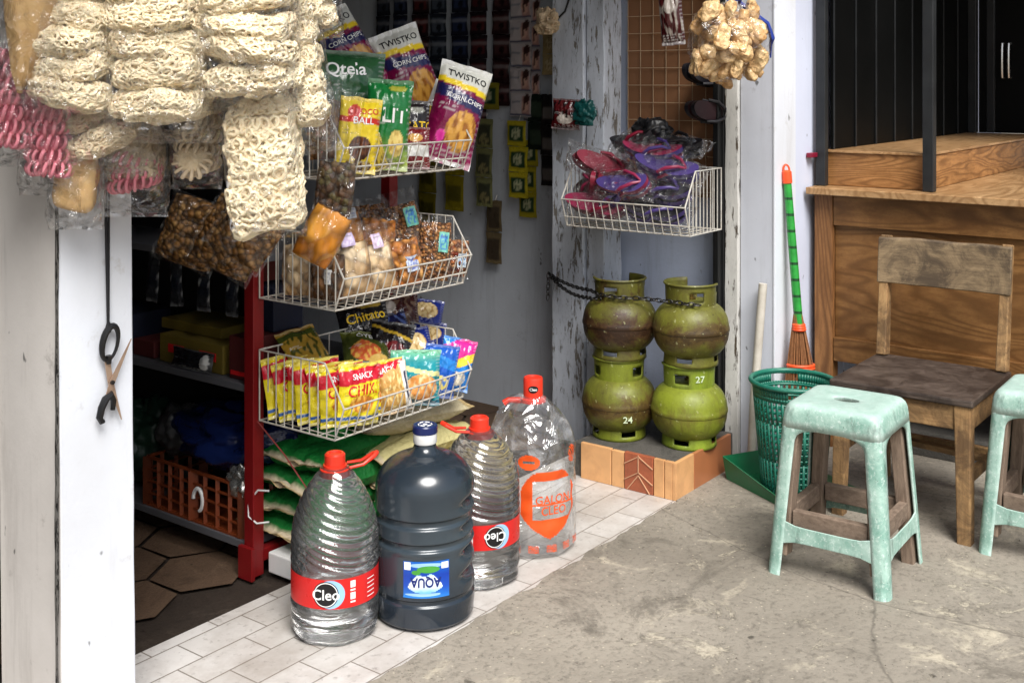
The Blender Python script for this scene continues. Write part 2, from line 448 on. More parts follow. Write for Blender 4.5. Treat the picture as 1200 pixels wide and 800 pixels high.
M['ply'] = m_wood('ply', C(110, 75, 40), C(166, 121, 72), 1.0, stretch=(4, 1.1, 4.2), rough=.45, dirt=C(96, 60, 30), dirt_amt=.3, rings=True)
M['plyv'] = m_wood('plyv', C(114, 76, 43), C(166, 117, 71), 1.0, stretch=(5, 5, .8), rough=.5, rings=True)
M['plytop'] = m_wood('plytop', C(156, 118, 78), C(200, 164, 120), 1.0, stretch=(.9, 5, 5), rough=.36, dirt=C(126, 90, 56), dirt_amt=.35, rings=True)
M['plinth'] = m_wood('plinth', C(128, 87, 48), C(188, 138, 86), 1.5, stretch=(.9, .9, 4.5), rough=.45, rings=True)
M['oldwood'] = m_wood('oldwood', C(136, 102, 66), C(200, 162, 112), 1.5, stretch=(9, 9, .8), rough=.65, bump=.4, dirt=C(74, 56, 40), dirt_amt=.75)
M['oldwoodh'] = m_wood('oldwoodh', C(136, 102, 66), C(200, 162, 112), 1.5, stretch=(9, .8, 9), rough=.65, bump=.4, dirt=C(74, 56, 40), dirt_amt=.75)
M['seatwood'] = m_wood('seatwood', C(52, 44, 40), C(118, 104, 94), 1.4, stretch=(14, .9, 14), rough=.42, bump=.45, dirt=C(38, 31, 28), dirt_amt=.8)
M['backwood'] = m_wood('backwood', C(112, 94, 72), C(172, 148, 114), 1.4, stretch=(10, .8, 10), rough=.55, bump=.3, dirt=C(64, 53, 43), dirt_amt=.85)
M['greywood'] = m_wood('greywood', C(98, 82, 70), C(156, 136, 118), 1.6, stretch=(6, 6, .8), rough=.75, bump=.4)
M['greywoodh'] = m_wood('greywoodh', C(98, 82, 70), C(156, 136, 118), 1.6, stretch=(3, 3, 6), rough=.75, bump=.4)
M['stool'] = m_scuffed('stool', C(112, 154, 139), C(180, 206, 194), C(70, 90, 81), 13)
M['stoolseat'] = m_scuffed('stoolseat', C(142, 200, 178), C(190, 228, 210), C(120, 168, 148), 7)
M['bin'] = plain('bin', C(20, 102, 84), .38, 0, .3, 25, .03, dirt=C(70, 130, 110), dirt_amt=.5)
M['pan'] = plain('pan', C(24, 112, 72), .4, 0, .3, 14, .05, dirt=C(74, 100, 80), dirt_amt=.6)
M['gas_a'] = m_gas('gas_a', C(98, 96, 36), C(64, 42, 27), .95, 3)
M['gas_b'] = m_gas('gas_b', C(110, 110, 40), C(78, 58, 33), .85, 9)
M['gas_c'] = m_gas('gas_c', C(114, 118, 38), C(80, 54, 30), .75, 14)
M['gas_d'] = m_gas('gas_d', C(124, 134, 40), C(96, 84, 36), .6, 21)
M['gas_dc'] = m_gas('gas_dc', C(134, 154, 46), C(96, 84, 36), .5, 25)
M['chain'] = plain('chain', C(52, 50, 48), .45, .7, .4, 60, .1)
M['brass'] = plain('brass', C(120, 100, 50), .4, .8)
M['tan_tile'] = plain('tan_tile', C(216, 164, 112), .35, 0, .2, 10, .03, dirt=C(140, 92, 58), dirt_amt=.6)
M['red_tile'] = plain('red_tile', C(168, 92, 62), .4, 0, .25, 16, .05, dirt=C(104, 60, 42), dirt_amt=.6)
M['grout'] = plain('grout', C(196, 150, 116), .7)
M['aqua'] = None
M['redcap'] = plain('redcap', C(222, 56, 36), .32, 0, .15, 20)
M['navy'] = plain('navy', C(24, 36, 86), .3, 0, .15, 20)
M['whiteplastic'] = plain('whiteplastic', C(226, 226, 224), .35, 0, .1, 20)
M['redlabel'] = plain('redlabel', C(206, 34, 32), .3, 0, .15, 30)
M['print_w'] = plain('print_w', C(240, 240, 238), .4, 0, .05)
M['print_k'] = plain('print_k', C(18, 16, 18), .4, 0, .05)
M['print_b'] = plain('print_b', C(150, 190, 224), .4, 0, .1)
M['print_navy'] = plain('print_navy', C(24, 40, 110), .4, 0, .05)
M['print_r'] = plain('print_r', C(206, 30, 34), .4, 0, .05)
M['print_y'] = plain('print_y', C(244, 202, 40), .4, 0, .05)
M['print_o'] = plain('print_o', C(222, 84, 30), .4, 0, .15, 20)
M['print_g'] = plain('print_g', C(200, 214, 180), .4, 0, .05)
M['pet'] = m_pet('pet', 1.24, .28, (1, 1, 1))
M['pet_thin'] = m_film('pet_thin', (.95, .95, .95), .05, .3, .07, 9, .05, .35)
M['film'] = m_film('film', milky=.03)
M['film2'] = m_film('film2', base=.03, gloss=.27, rough=.08, scale=22, milky=.05, bump=.9)
M['film_dark'] = m_film('film_dark', (.9, .9, .9), .02, .1, .1, 20, .01)
M['wire'] = plain('wire', C(206, 202, 192), .4, .1, .2, 60, 0, dirt=C(130, 104, 80), dirt_amt=.55)
M['red'] = plain('red', C(122, 16, 19), .4, 0, .25, 10, .03, dirt=C(84, 18, 18))
M['shelf'] = plain('shelf', C(88, 88, 92), .5, 0, .25, 10)
M['foil'] = m_vcol('foil', .22, .0, .35, .7, 42)
M['matte'] = m_vcol('matte', .5, 0, 0, .3, 60)
M['sack'] = m_vcol('sack', .55, 0, 0, .5, 120, .3)
M['sachet'] = m_vcol('sachet', .35, 0, 0, .3, 60)
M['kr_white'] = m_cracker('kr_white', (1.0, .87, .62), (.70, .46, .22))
M['kr_core'] = m_cracker('kr_core', (.80, .64, .42), (.46, .29, .14))  # darker core tone paints shaded depth behind the strands
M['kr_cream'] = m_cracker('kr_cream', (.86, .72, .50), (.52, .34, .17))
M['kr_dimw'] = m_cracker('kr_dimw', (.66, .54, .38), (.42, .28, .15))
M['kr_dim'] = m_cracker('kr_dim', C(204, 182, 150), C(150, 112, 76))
M['kr_pink'] = plain('kr_pink', C(222, 130, 144), .6, 0, .3, 30, .3)
M['kr_pinkd'] = plain('kr_pinkd', C(196, 96, 116), .7, 0, .35, 40, .5)
M['kr_strand'] = plain('kr_strand', C(226, 206, 176), .6, 0, .3, 40, .3)
M['kr_tan'] = m_cracker('kr_tan', C(206, 170, 116), C(170, 126, 76), 14, .25)
g = G('puff'); v_ = g.voro(55); n_ = g.noise(9, 4); nf_ = g.noise(60, 4, .6, dist=1)
c = g.mixc(g.ramp(n_, [(.35, 0.0), (.65, 1.0)]), C(196, 148, 92), C(236, 204, 152)); c = g.mixc(g.ramp(nf_, [(.3, .6), (.5, 0.0)]), c, C(172, 122, 72))
M['puff'] = g.done(g.bsdf(c, .34, 0, g.bump(g.math('ADD', v_, nf_), .9, .008), .5, coat=.7))
M['string'] = plain('string', C(30, 40, 84), .6)
M['cord'] = plain('cord', C(20, 20, 24), .7)
M['blue_string'] = plain('blue_string', C(36, 60, 150), .5)
M['redstring'] = plain('redstring', C(120, 40, 36), .6)
M['blade'] = plain('blade', C(186, 160, 140), .35, .6, .3, 30, .05, dirt=C(120, 84, 62))
M['blackplastic'] = plain('blackplastic', C(18, 18, 20), .35)
M['orange'] = plain('orange', C(116, 52, 22), .45, 0, .2, 10)
M['bluebag'] = plain('bluebag', C(15, 28, 70), .18, 0, .3, 12, .9)
M['dimgreen'] = plain('dimgreen', C(24, 48, 36), .35, 0, .3, 12, .8)
M['dimgrey'] = plain('dimgrey', C(46, 46, 46), .35, 0, .3, 12, .8)
M['broomgreen'] = None
M['orangeplastic'] = plain('orangeplastic', C(236, 84, 40), .35)
M['bristle'] = plain('bristle', C(140, 92, 54), .7, 0, .5, 60)
M['pvc'] = plain('pvc', C(206, 200, 188), .4, 0, .15, 14, .05, dirt=C(140, 128, 110), dirt_amt=.6)
M['board'] = plain('board', C(126, 86, 56), .7, 0, .2, 14, .1)
M['gridwire'] = plain('gridwire', C(176, 150, 120), .5)
M['bamboo'] = plain('bamboo', C(150, 118, 70), .6, 0, .3, 14)
M['shademetal'] = plain('shademetal', C(120, 122, 124), .5, .3, .2)
M['purple'] = plain('purple', C(72, 58, 118), .35, 0, .2, 20)
M['pinkrub'] = plain('pinkrub', C(142, 40, 74), .35, 0, .2, 20)
M['maroon'] = plain('maroon', C(122, 18, 44), .35, 0, .25, 20)
M['darkred'] = plain('darkred', C(40, 10, 16), .6, 0, .25, 20)
M['blackrub'] = plain('blackrub', C(22, 20, 26), .45, 0, .2, 20)
M['nuts'] = None

g = G('broomgreen'); z = g.xyz()[2]
w = g.math('FRACT', g.math('MULTIPLY', z, 17.0)); nn = g.noise(30, 4)
c = g.mixc(g.ramp(w, [(.80, 0.0), (.86, 1.0)]), g.mixc(nn, C(20, 104, 40), C(50, 170, 66)), C(14, 66, 30))
M['broomgreen'] = g.done(g.bsdf(c, .3, coat=.3))

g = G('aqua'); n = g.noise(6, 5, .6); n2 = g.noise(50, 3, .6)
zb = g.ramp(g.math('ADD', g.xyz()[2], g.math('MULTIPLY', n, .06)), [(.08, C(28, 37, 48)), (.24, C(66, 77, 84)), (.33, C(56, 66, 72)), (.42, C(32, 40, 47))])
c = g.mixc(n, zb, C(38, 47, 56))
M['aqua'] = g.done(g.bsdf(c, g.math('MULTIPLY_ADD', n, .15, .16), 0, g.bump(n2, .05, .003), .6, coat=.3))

def m_grain(name, cols, scale, bump=1.2):
    g = G(name)
    d = g.n('ShaderNodeTexVoronoi'); g.l(g.co, d.inputs['Vector']); d.inputs['Scale'].default_value = scale
    sep = g.n('ShaderNodeSeparateColor'); g.l(d.outputs['Color'], sep.inputs[0])
    c = g.ramp(sep.outputs[0], [(i / max(1, len(cols) - 1), k) for i, k in enumerate(cols)])
    c = g.mixc(g.ramp(d.outputs['Distance'], [(.35, 0.0), (.75, .85)]), c, mix(cols[0], (0, 0, 0), .75))
    h = g.math('SUBTRACT', 1.0, d.outputs['Distance'])
    return g.done(g.bsdf(c, .5, 0, g.bump(h, bump, .012), .4))
M['nuts'] = m_grain('nuts', [C(112, 66, 32), C(178, 116, 62), C(206, 152, 92)], 95)
M['chips'] = m_grain('chips', [C(196, 152, 102), C(230, 200, 156), C(242, 222, 188)], 27, 1.0)
M['orangechips'] = m_grain('orangechips', [C(176, 98, 34), C(214, 140, 60), C(232, 172, 92)], 40)
M['mixnuts'] = m_grain('mixnuts', [C(120, 40, 30), C(190, 120, 62), C(222, 184, 140)], 70)
M['darkgoods'] = m_grain('darkgoods', [C(64, 42, 28), C(104, 74, 48), C(92, 88, 52)], 60, .6)
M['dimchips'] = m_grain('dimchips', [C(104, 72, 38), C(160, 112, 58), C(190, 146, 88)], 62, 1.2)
M['buns'] = m_grain('buns', [C(84, 54, 28), C(128, 86, 46), C(146, 102, 58)], 30)
M['goldbread'] = m_grain('goldbread', [C(190, 112, 30), C(222, 150, 46), C(236, 178, 84)], 16, .6)

# ------------------------------------------------------------------ world, sun, camera
SUN_EL, SUN_AZ = R(52), R(-38)       # azimuth from -Y towards +X
wd = bpy.data.worlds.new('World'); sc.world = wd; wd.use_nodes = True
nt = wd.node_tree; nt.nodes.clear()
sky = nt.nodes.new('ShaderNodeTexSky'); sky.sky_type = 'NISHITA'; sky.sun_disc = False
sky.sun_elevation = SUN_EL; sky.air_density = 1.0; sky.dust_density = 3.0; sky.ozone_density = 1.0
bg = nt.nodes.new('ShaderNodeBackground'); bg.inputs[1].default_value = .15
hs = nt.nodes.new('ShaderNodeHueSaturation'); hs.inputs['Saturation'].default_value = .6
wo = nt.nodes.new('ShaderNodeOutputWorld')
nt.links.new(sky.outputs[0], hs.inputs['Color']); nt.links.new(hs.outputs[0], bg.inputs[0]); nt.links.new(bg.outputs[0], wo.inputs[0])
sun_dir = Vector((math.sin(SUN_AZ) * math.cos(SUN_EL), -math.cos(SUN_AZ) * math.cos(SUN_EL), math.sin(SUN_EL)))   # towards the sun
sky.sun_rotation = math.atan2(sun_dir.x, sun_dir.y)
ld = bpy.data.lights.new('sun', 'SUN'); ld.energy = 5.0; ld.angle = R(32); ld.color = (1.0, .985, .955)
lo = bpy.data.objects.new('sun', ld); COL.objects.link(lo); lo.rotation_euler = sun_dir.to_track_quat('Z', 'Y').to_euler(); lo.location = (0, -3, 6)

cam = bpy.data.cameras.new('camera'); co_ = bpy.data.objects.new('camera', cam); COL.objects.link(co_)
cam.sensor_width = 36; cam.lens = 36 * 1351 / 1200; cam.shift_y = -305 / 1200; cam.clip_end = 500; cam.clip_start = .05
co_.location = (0, 0, 1.425); co_.rotation_euler = (R(90), 0, -R(52.97))
sc.camera = co_
sc.view_settings.view_transform = 'Standard'; sc.view_settings.look = 'None'; sc.view_settings.exposure = 0
sc.cycles.use_denoising = True; sc.cycles.use_adaptive_sampling = True; sc.cycles.adaptive_threshold = .02
sc.cycles.max_bounces = 8; sc.cycles.transparent_max_bounces = 14; sc.cycles.transmission_bounces = 7; sc.cycles.glossy_bounces = 3; sc.cycles.diffuse_bounces = 3
sc.cycles.caustics_refractive = False; sc.cycles.caustics_reflective = False
sc.cycles.sample_clamp_indirect = 6

# ------------------------------------------------------------------ setting: ground, tile strip, shop floor
def sheet(name, x0, x1, y0, y1, z, mat, nx=2, ny=2, fn=None):
    mb = MB()
    mb.grid(lambda a, b: (x0 + (x1 - x0) * a, y0 + (y1 - y0) * b, z + (fn(x0 + (x1 - x0) * a, y0 + (y1 - y0) * b) if fn else 0)), nx, ny)
    return struct(mb.build(name, mat, smooth=True))
sheet('ground', -120, 160, -140, 120, -.06, M['ground'])
mb = MB()                                                     # the yard's concrete, slightly uneven, butting ragged against the tiles
def edge_v(u):
    return 1.905 + .018 * nz(u * 5, 1, 0) + .012 * nz(u * 17, 2, 0) + .02 * max(0, nz(u * 9, 7, 0))
def yard(a, b):
    u = -1.0 + 9.0 * a
    v = -4 + (edge_v(u) + 4) * b if u < 3.455 else -4 + (2.0 + 4) * b
    return (u, v, .006 + .006 * nz(u * 2, v * 2, 0) * min(1, max(0, (1.8 - v))) )
mb.grid(yard, 361, 80)
struct(mb.build('yard_paving', M['ground'], smooth=True))
sheet('tile_strip', .2, 4.3, 1.85, 2.47, .002, M['tiles'])
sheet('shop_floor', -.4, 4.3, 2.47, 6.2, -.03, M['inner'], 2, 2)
mb = MB()                                                     # hexagonal pavers of the shop floor
def hexagon(cx, cy, r):
    n = 6; ri = r * .955
    vs = [(cx + ri * math.cos(PI / 6 + PI / 3 * k), cy + ri * math.sin(PI / 6 + PI / 3 * k), -.018 + rnd.uniform(-.002, .002)) for k in range(6)]
    return vs
for i in range(14):
    for j in range(9):
        cx = .6 + i * .26 + (j % 2) * .13; cy = 2.78 + j * .225
        vs = hexagon(cx, cy, .15)
        if max(v[1] for v in vs) < 6: mb.add([(x, max(y, 2.62), z) for x, y, z in vs], [(0, 1, 2, 3, 4, 5)])
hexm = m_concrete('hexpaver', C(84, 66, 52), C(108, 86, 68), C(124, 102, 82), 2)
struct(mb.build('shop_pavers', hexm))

mb = MB(); qg = random.Random(12)                             # loose grit on the concrete, thickest along the tile edge
for k in range(420):
    if k < 200: u_ = qg.uniform(1.6, 3.5); v_ = edge_v(u_) - abs(qg.gauss(0, .05)) + .01
    else: u_ = qg.uniform(1.8, 4.2); v_ = qg.uniform(.2, 1.9)
    r_ = qg.uniform(.0008, .0022) * (2.2 if qg.random() < .04 else 1)
    z_ = .0135 if v_ < edge_v(u_) else .0035
    zz_ = .006 + .006 * nz(u_ * 2, v_ * 2, 0) * min(1, max(0, (1.8 - v_))) if v_ < edge_v(u_) else .002
    a_ = qg.uniform(0, 6)
    ring_ = [(u_ + r_ * qg.uniform(.6, 1.3) * math.cos(a_ + t_ * PI / 2.5), v_ + r_ * qg.uniform(.6, 1.3) * math.sin(a_ + t_ * PI / 2.5), zz_) for t_ in range(5)]
    mb.add(ring_ + [(u_, v_, zz_ + r_ * 1.1)], [(t_, (t_ + 1) % 5, 5) for t_ in range(5)])
o = mb.build('grit', plain('grit', C(96, 88, 78), .9, 0, .6, 40)); o['kind'] = 'stuff'
tag(o, 'loose dark grit scattered on the concrete beside the tile strip', 'grit')

# ------------------------------------------------------------------ the shop building
shop = thing('shop_building', 'open fronted small shop with white pillar, peeling post and lilac wall', 'building', (2.6, 3.5, 0))
def part(name, boxes, mat, bevel=.003, label=None, parent=None, solid=0):
    mb = MB()
    for b in boxes: mb.box(*b)
    o = mb.build(name, mat, parent or shop, bevel=bevel, world=True)
    if label: o['label'] = label
    return o
def boards(x0, x1, y0, y1, z0, z1, sd):
    mbx = MB(); nn = 50
    def P(i, px, py, k):
        z = z0 + (z1 - z0) * i / nn
        return (px + .003 * nz(z * 9, sd, k), py + .004 * nz(z * 7, sd + 3, k), z)
    ring = [(x0, y0), (x1, y0), (x1, y1), (x0, y1)]
    mbx.v = [P(i, *r, k) for i in range(nn + 1) for k, r in enumerate(ring)]
    for i in range(nn):
        for k in range(4):
            mbx.f.append((i * 4 + k, i * 4 + (k + 1) % 4, (i + 1) * 4 + (k + 1) % 4, (i + 1) * 4 + k)); mbx.m.append(0)
    mbx.f.append((nn * 4, nn * 4 + 1, nn * 4 + 2, nn * 4 + 3)); mbx.m.append(0)
    return mbx
# left pillar: white street face, side greyed to paint in its shade, leaning a hair
def pillar(x0, x1, y0, y1, z1, lean, mats):
    mb = MB(); n = 40
    def P(i, px, py):
        z = z1 * i / n
        return (px + lean * (1 - z / 1.2) + .0015 * nz(z * 7, px * 9, 0), py + .0015 * nz(z * 6, 4, py * 5), z)
    ring = [(x0, y0), (x1, y0), (x1, y1), (x0, y1)]
    vs = [P(i, *r) for i in range(n + 1) for r in ring]
    for k in range(4):
        fs = [(i * 4 + k, i * 4 + (k + 1) % 4, (i + 1) * 4 + (k + 1) % 4, (i + 1) * 4 + k) for i in range(n)]
        o = len(mb.v)
        mb.f += fs; mb.m += [1 if k == 3 else 0] * n
    mb.v = vs
    return mb.build('pillar', mats, shop, world=True, bevel=.004)
pl = pillar(1.345, 1.524, 2.2, 2.44, 2.45, .012, [M['white'], M['shadeface']]); pl['label'] = 'white pillar with a side coloured in shaded grey'
o = boards(1.3415, 1.3465, 2.1965, 2.203, 0, 2.45, 21).build('corner_strip', m_peel('seam', C(96, 94, 90), C(30, 28, 26), .6, (30, 30, 6)), shop, world=True)
o['label'] = 'dark flaking seam along the corner of the white pillar'
part('trim_board', [(1.330, 1.348, 2.442, 2.47, 0, 2.45)], M['peel2'], label='narrow peeling trim strip on the left pillar')
part('roller_door', [(.2, 1.33, 2.52, 2.55, 0, 2.45)] + [(.2, 1.33, 2.505, 2.521, .1 * k, .1 * k + .06) for k in range(24)], M['black'], label='dark roller door left of the white pillar')
part('side_wall', [(-.4, -.25, 2.47, 6.2, 0, 2.6), (.1, .22, 2.3, 2.5, 0, 2.45)], M['darkwall'])
part('back_wall', [(-.4, 4.2, 6.05, 6.2, -.03, 2.6)], M['dark'])
part('inner_wall', [(4.05, 4.2, 2.662, 6.05, -.03, 2.6)], M['bluewall'], label='blue grey inner wall behind the hanging sachets')
# peeling timber post: several boards
mb = MB()
n = 60
for nm, args in (('post', (3.785, 3.93, 2.505, 2.655, 0, 2.5, 1)), ('post', (3.80, 3.93, 2.418, 2.5, 0, 2.5, 5))):
    o = boards(*args).build(nm, M['peel'], shop, world=True, bevel=.004); o['label'] = 'post of boards with peeling blue white paint'
part('alcove_back', [(3.97, 4.06, 1.9, 2.662, 0, 2.6)], M['alcove'], label='stained pale blue back wall of the gas cylinder alcove')
# right pillar with white trim and black edge
part('door_rail', [(3.87, 3.90, 1.962, 1.985, 0, 2.5), (3.90, 3.968, 1.955, 1.992, 0, 2.5)], M['black'], label='black metal rail at the right edge of the alcove')
o = boards(3.905, 3.96, 1.90, 1.953, 0, 2.5, 8).build('trim_board', M['peel2'], shop, world=True, bevel=.003); o['label'] = 'white trim board of the right pillar'
part('pillar', [(3.92, 4.10, 1.765, 1.898, 0, 2.6)], [M['pilshade']], .004, 'right hand pillar coloured shaded grey, beside the broom')
part('street_wall', [(4.101, 4.75, 1.803, 1.9, 0, 2.6), (4.7, 7.2, 1.80, 1.9, 0, 2.6)], M['lilac'], label='pale lilac wall behind the broom')
# pillar street face is painted brighter to look lit
part('lit_face', [(3.915, 4.101, 1.758, 1.7645, 0, 2.6)], M['white'], .001, 'street face of the right pillar, coloured bright as if lit')
# tiled ledge
part('ledge', [(3.468, 3.966, 1.922, 2.335, 0, .122)], M['dconc'], .004, 'raised concrete ledge under the gas cylinders')
lt = [('tan_tile', 2.295, 2.172), ('tan_tile', 2.169, 2.128), ('red_tile', 2.125, 2.0), ('tan_tile', 1.997, 1.945), ]
def ledge_tile(x0, x1, y0, y1, z0, z1, mat):
    part('ledge_tile', [(x0, x1, y0, y1, z0, z1)], mat, .002)
ledge_tile(3.452, 3.4675, 2.168, 2.295, .002, .130, M['tan_tile'])
ledge_tile(3.452, 3.4675, 2.116, 2.164, .002, .128, M['tan_tile'])
ledge_tile(3.451, 3.4675, 1.998, 2.112, .002, .132, M['red_tile'])
ledge_tile(3.452, 3.4675, 1.955, 1.995, .002, .131, M['tan_tile'])
ledge_tile(3.452, 3.58, 1.908, 1.9215, .002, .131, M['tan_tile'])
ledge_tile(3.583, 3.865, 1.908, 1.9215, .002, .130, plain('brown_tile', C(168, 106, 68), .4, 0, .2, 12))
ledge_tile(3.452, 3.4675, 1.9225, 1.952, .002, .131, M['tan_tile'])
mb = MB()                                                      # lighter inlaid lines of the patterned ledge tile
X = 3.4495
def linev(y0, z0, y1, z1):
    mb.bar((X, y0, z0), (X, y1, z1), .003, .003)
linev(2.055, .130, 2.055, .068)
for k in range(2):
    d = .055 * k
    linev(2.112, .062 - d + .03, 2.055, .125 - d); linev(1.998, .062 - d + .03, 2.055, .125 - d)
linev(2.10, .004, 2.055, .06); linev(2.01, .004, 2.055, .06)
mb.build('tile_inlay', M['grout'], shop, world=True)
# head beam, ceiling and added shading overhang
part('head_beam', [(.1, 3.93, 2.25, 2.42, 2.30, 2.62)], M['bluewall'])
part('ceiling', [(-.4, 4.2, 2.43, 6.2, 2.62, 2.70)], M['ceil'])
part('shade_overhang', [(-1.6, 4.3, 1.45, 2.42, 2.63, 2.66)] , M['shademetal'])  # unseen overhang, added to keep the shop inside dark

# ------------------------------------------------------------------ neighbouring stall: counter and black metal partition
ct = thing('wooden_counter', 'long brown plywood counter with a raised plinth, behind the wooden chair', 'counter', (4.32, 1.2, 0))
def cpart(name, boxes, mat, bevel=.003, label=None, par=None, solid=0):
    mb = MB()
    for b in boxes: mb.box(*b)
    o = mb.build(name, mat, par or ct, bevel=bevel, world=True)
    if label: o['label'] = label
    return o
cpart('tabletop', [(4.27, 6.34, -.2, 1.79, .985, 1.012)], M['plytop'], .003)
cpart('front_panel', [(4.345, 4.36, -.1, 1.70, .34, .98)], M['ply'], .001)
cpart('frame_rail', [(4.325, 4.3445, -.1, 1.70, .865, .984)], M['ply'], .002)
cpart('frame_rail', [(4.325, 4.3445, -.1, 1.70, .34, .43)], M['ply'], .002)
cpart('leg', [(4.32, 4.38, 1.702, 1.775, 0, .984)], M['plyv'], .003)
cpart('leg', [(4.32, 4.38, .35, .42, 0, .339)], M['plyv'], .003)
cpart('side_panel', [(4.381, 6.3, 1.755, 1.775, .30, .984)], M['plyv'], .001)
cpart('back_panel', [(5.2, 5.22, -.1, 1.75, 0, .98)], M['dark'], .001)
cpart('base_slab', [(4.42, 5.19, -.1, 1.5, 0, .10)], M['dconc'], .01, 'low concrete slab under the counter')
cpart('plinth', [(4.40, 6.34, 1.365, 1.772, 1.0125, 1.142)], M['plinth'], .003)
cpart('plinth_top', [(4.392, 6.34, 1.36, 1.775, 1.1425, 1.152)], M['plytop'], .002)

pt = thing('metal_partition', 'black ribbed metal partition with a door and square posts on the counter', 'partition', (4.36, 1.5, 1.0))
def ppart(name, boxes, mat, bevel=.002, label=None, par=None):
    mb = MB()
    for b in boxes: mb.box(*b)
    o = mb.build(name, mat, par or pt, bevel=bevel)
    return o
def pp(name, boxes, mat, bevel=.002, label=None):
    mb = MB()
    for b in boxes: mb.box(*b)
    o = mb.build(name, mat, pt, bevel=bevel, world=True)
    if label: o['label'] = label
    return o
pp('post', [(4.345, 4.385, 1.325, 1.365, 1.0125, 2.6)], M['blackmetal'], .003, 'black square post at the front corner of the plinth')
pp('post', [(4.355, 4.39, 1.745, 1.785, 1.0125, 2.6)], M['blackmetal'], .003, 'black square post against the lilac wall')
for i in range(8):
    x0 = 4.44 + i * .24
    pp('panel', [(x0, x0 + .236, 1.745, 1.757, 1.153, 2.6)] , M['blackpanel'], .003)
mb = MB()
for i in range(9):
    mb.box(4.432 + i * .24, 4.442 + i * .24, 1.738, 1.744, 1.153, 2.6)
mb.build('panel_rib', M['blackmetal'], pt, world=True, bevel=.001)
pp('frame', [(6.30, 6.34, 1.70, 1.744, 1.153, 2.6), (6.343, 6.37, 1.62, 1.66, 1.153, 2.6)], M['blackmetal'], .003)
mbd = MB(); mbd.box(6.35, 6.37, 1.14, 1.618, 1.153, 2.6); mbd.box(6.35, 6.37, 1.662, 1.70, 1.153, 2.6)
door = mbd.build('door', M['blackpanel'], pt, world=True, bevel=.002)
pp('door_panel', [(6.345, 6.37, .6, 1.136, 1.153, 2.6), (6.345, 6.37, -.2, .596, 1.153, 2.6)], M['blackpanel'])
for dy in (0, .032):
    mb = MB(); y = 1.575 - dy; x = 6.318
    pts = [(6.352, y, 1.44), (x, y, 1.445), (x - .004, y, 1.47), (x - .006, y, 1.53), (x - .004, y, 1.59), (x, y, 1.615), (6.352, y, 1.62)]
    mb.tube([Vector(p) - Vector((4.36, 1.5, 1.0)) for p in pts], .008, 8)
    h = mb.build('handle', M['steel'], door, smooth=True); 
mb = MB(); mb.box(4.30, 4.354, 1.775, 1.80, 1.125, 1.143)
mb.build('bracket', M['maroon'], pt, world=True, bevel=.002)
rf = thing('shade_roof', 'added roof out of view, shading the black partition and counter', 'roof', (5.5, .8, 2.6))  # unseen roof, added to soften the light on the counter
mb = MB(); mb.box(4.9, 7.3, -.6, 1.79, 2.605, 2.65)
mb.build('shade_sheet', M['shademetal'], rf, world=True)

# ------------------------------------------------------------------ chair
ch = thing('wooden_chair', 'old worn wooden chair with dark seat in front of the counter', 'chair', (3.9, 1.21, 0))
def hb(name, p, q, w, d, mat, bevel=.004, w2=None, d2=None, up=(0, 1, 0), label=None):
    mb = MB(); mb.bar(p, q, w, d, 0, up, w2, d2)
    o = mb.build(name, mat, ch, bevel=bevel, world=True)
    if label: o['label'] = label
    return o
v0, v1 = 1.0, 1.445
mb = MB()
def seatf(a, b):
    return (3.655 + .46 * a, v0 + (v1 - v0) * b, .445 + .003 * nz(a * 3, b * 3, 1))
mb.box(3.652, 4.115, v0 - .005, v1 + .005, .425, .447)
o = mb.build('seat', M['seatwood'], ch, bevel=.005, world=True)
hb('leg', (3.685, v0 + .03, .424), (3.665, v0 + .02, 0), .05, .05, M['oldwood'], w2=.042, d2=.042)
hb('leg', (3.685, v1 - .03, .424), (3.675, v1 - .02, 0), .045, .045, M['oldwood'], w2=.04, d2=.04)
hb('leg', (4.09, v0 + .02, .424), (4.12, v0 + .01, 0), .045, .045, M['oldwood'])
hb('leg', (4.09, v1 - .02, .424), (4.12, v1 - .01, 0), .045, .045, M['oldwood'])
hb('back_post', (4.093, v0 + .02, .448), (4.15, v0 + .015, .868), .05, .035, M['oldwood'], w2=.045, d2=.03)
hb('back_post', (4.093, v1 - .02, .448), (4.15, v1 - .015, .868), .05, .035, M['oldwood'], w2=.045, d2=.03)
# backrest board, slightly hollow
mb = MB()
nb = 24
vs = []
for i in range(nb + 1):
    t = i / nb; v = v0 - .005 + (v1 - v0 + .01) * t
    sag = .010 * (1 - (2 * t - 1) ** 2)
    for (x, z) in ((4.118, .862), (4.134, .866), (4.114, .705), (4.098, .702)):
        vs.append((x + sag, v, z + .004 * nz(t * 5, z * 3, 2)))
fs = []
for i in range(nb):
    for k in range(4):
        fs.append((i * 4 + k, i * 4 + (k + 1) % 4, (i + 1) * 4 + (k + 1) % 4, (i + 1) * 4 + k))
fs += [(0, 3, 2, 1), tuple(nb * 4 + k for k in range(4))]
mb.add(vs, fs)
mb.build('backrest', M['backwood'], ch, bevel=.004, world=True, smooth=True, sharp=35)
hb('apron', (3.678, v0 + .055, .385), (3.678, v1 - .055, .385), .022, .075, M['oldwoodh'], up=(0, 0, 1))
hb('apron', (3.71, v0 + .018, .385), (4.07, v0 + .018, .385), .022, .075, M['oldwoodh'], up=(0, 0, 1))
hb('apron', (3.71, v1 - .018, .385), (4.07, v1 - .018, .385), .022, .075, M['oldwoodh'], up=(0, 0, 1))
hb('stretcher', (3.69, v0 + .02, .20), (4.095, v0 + .015, .20), .022, .035, M['oldwoodh'], up=(0, 0, 1))
hb('stretcher', (3.69, v1 - .02, .22), (4.095, v1 - .015, .22), .022, .035, M['oldwoodh'], up=(0, 0, 1))
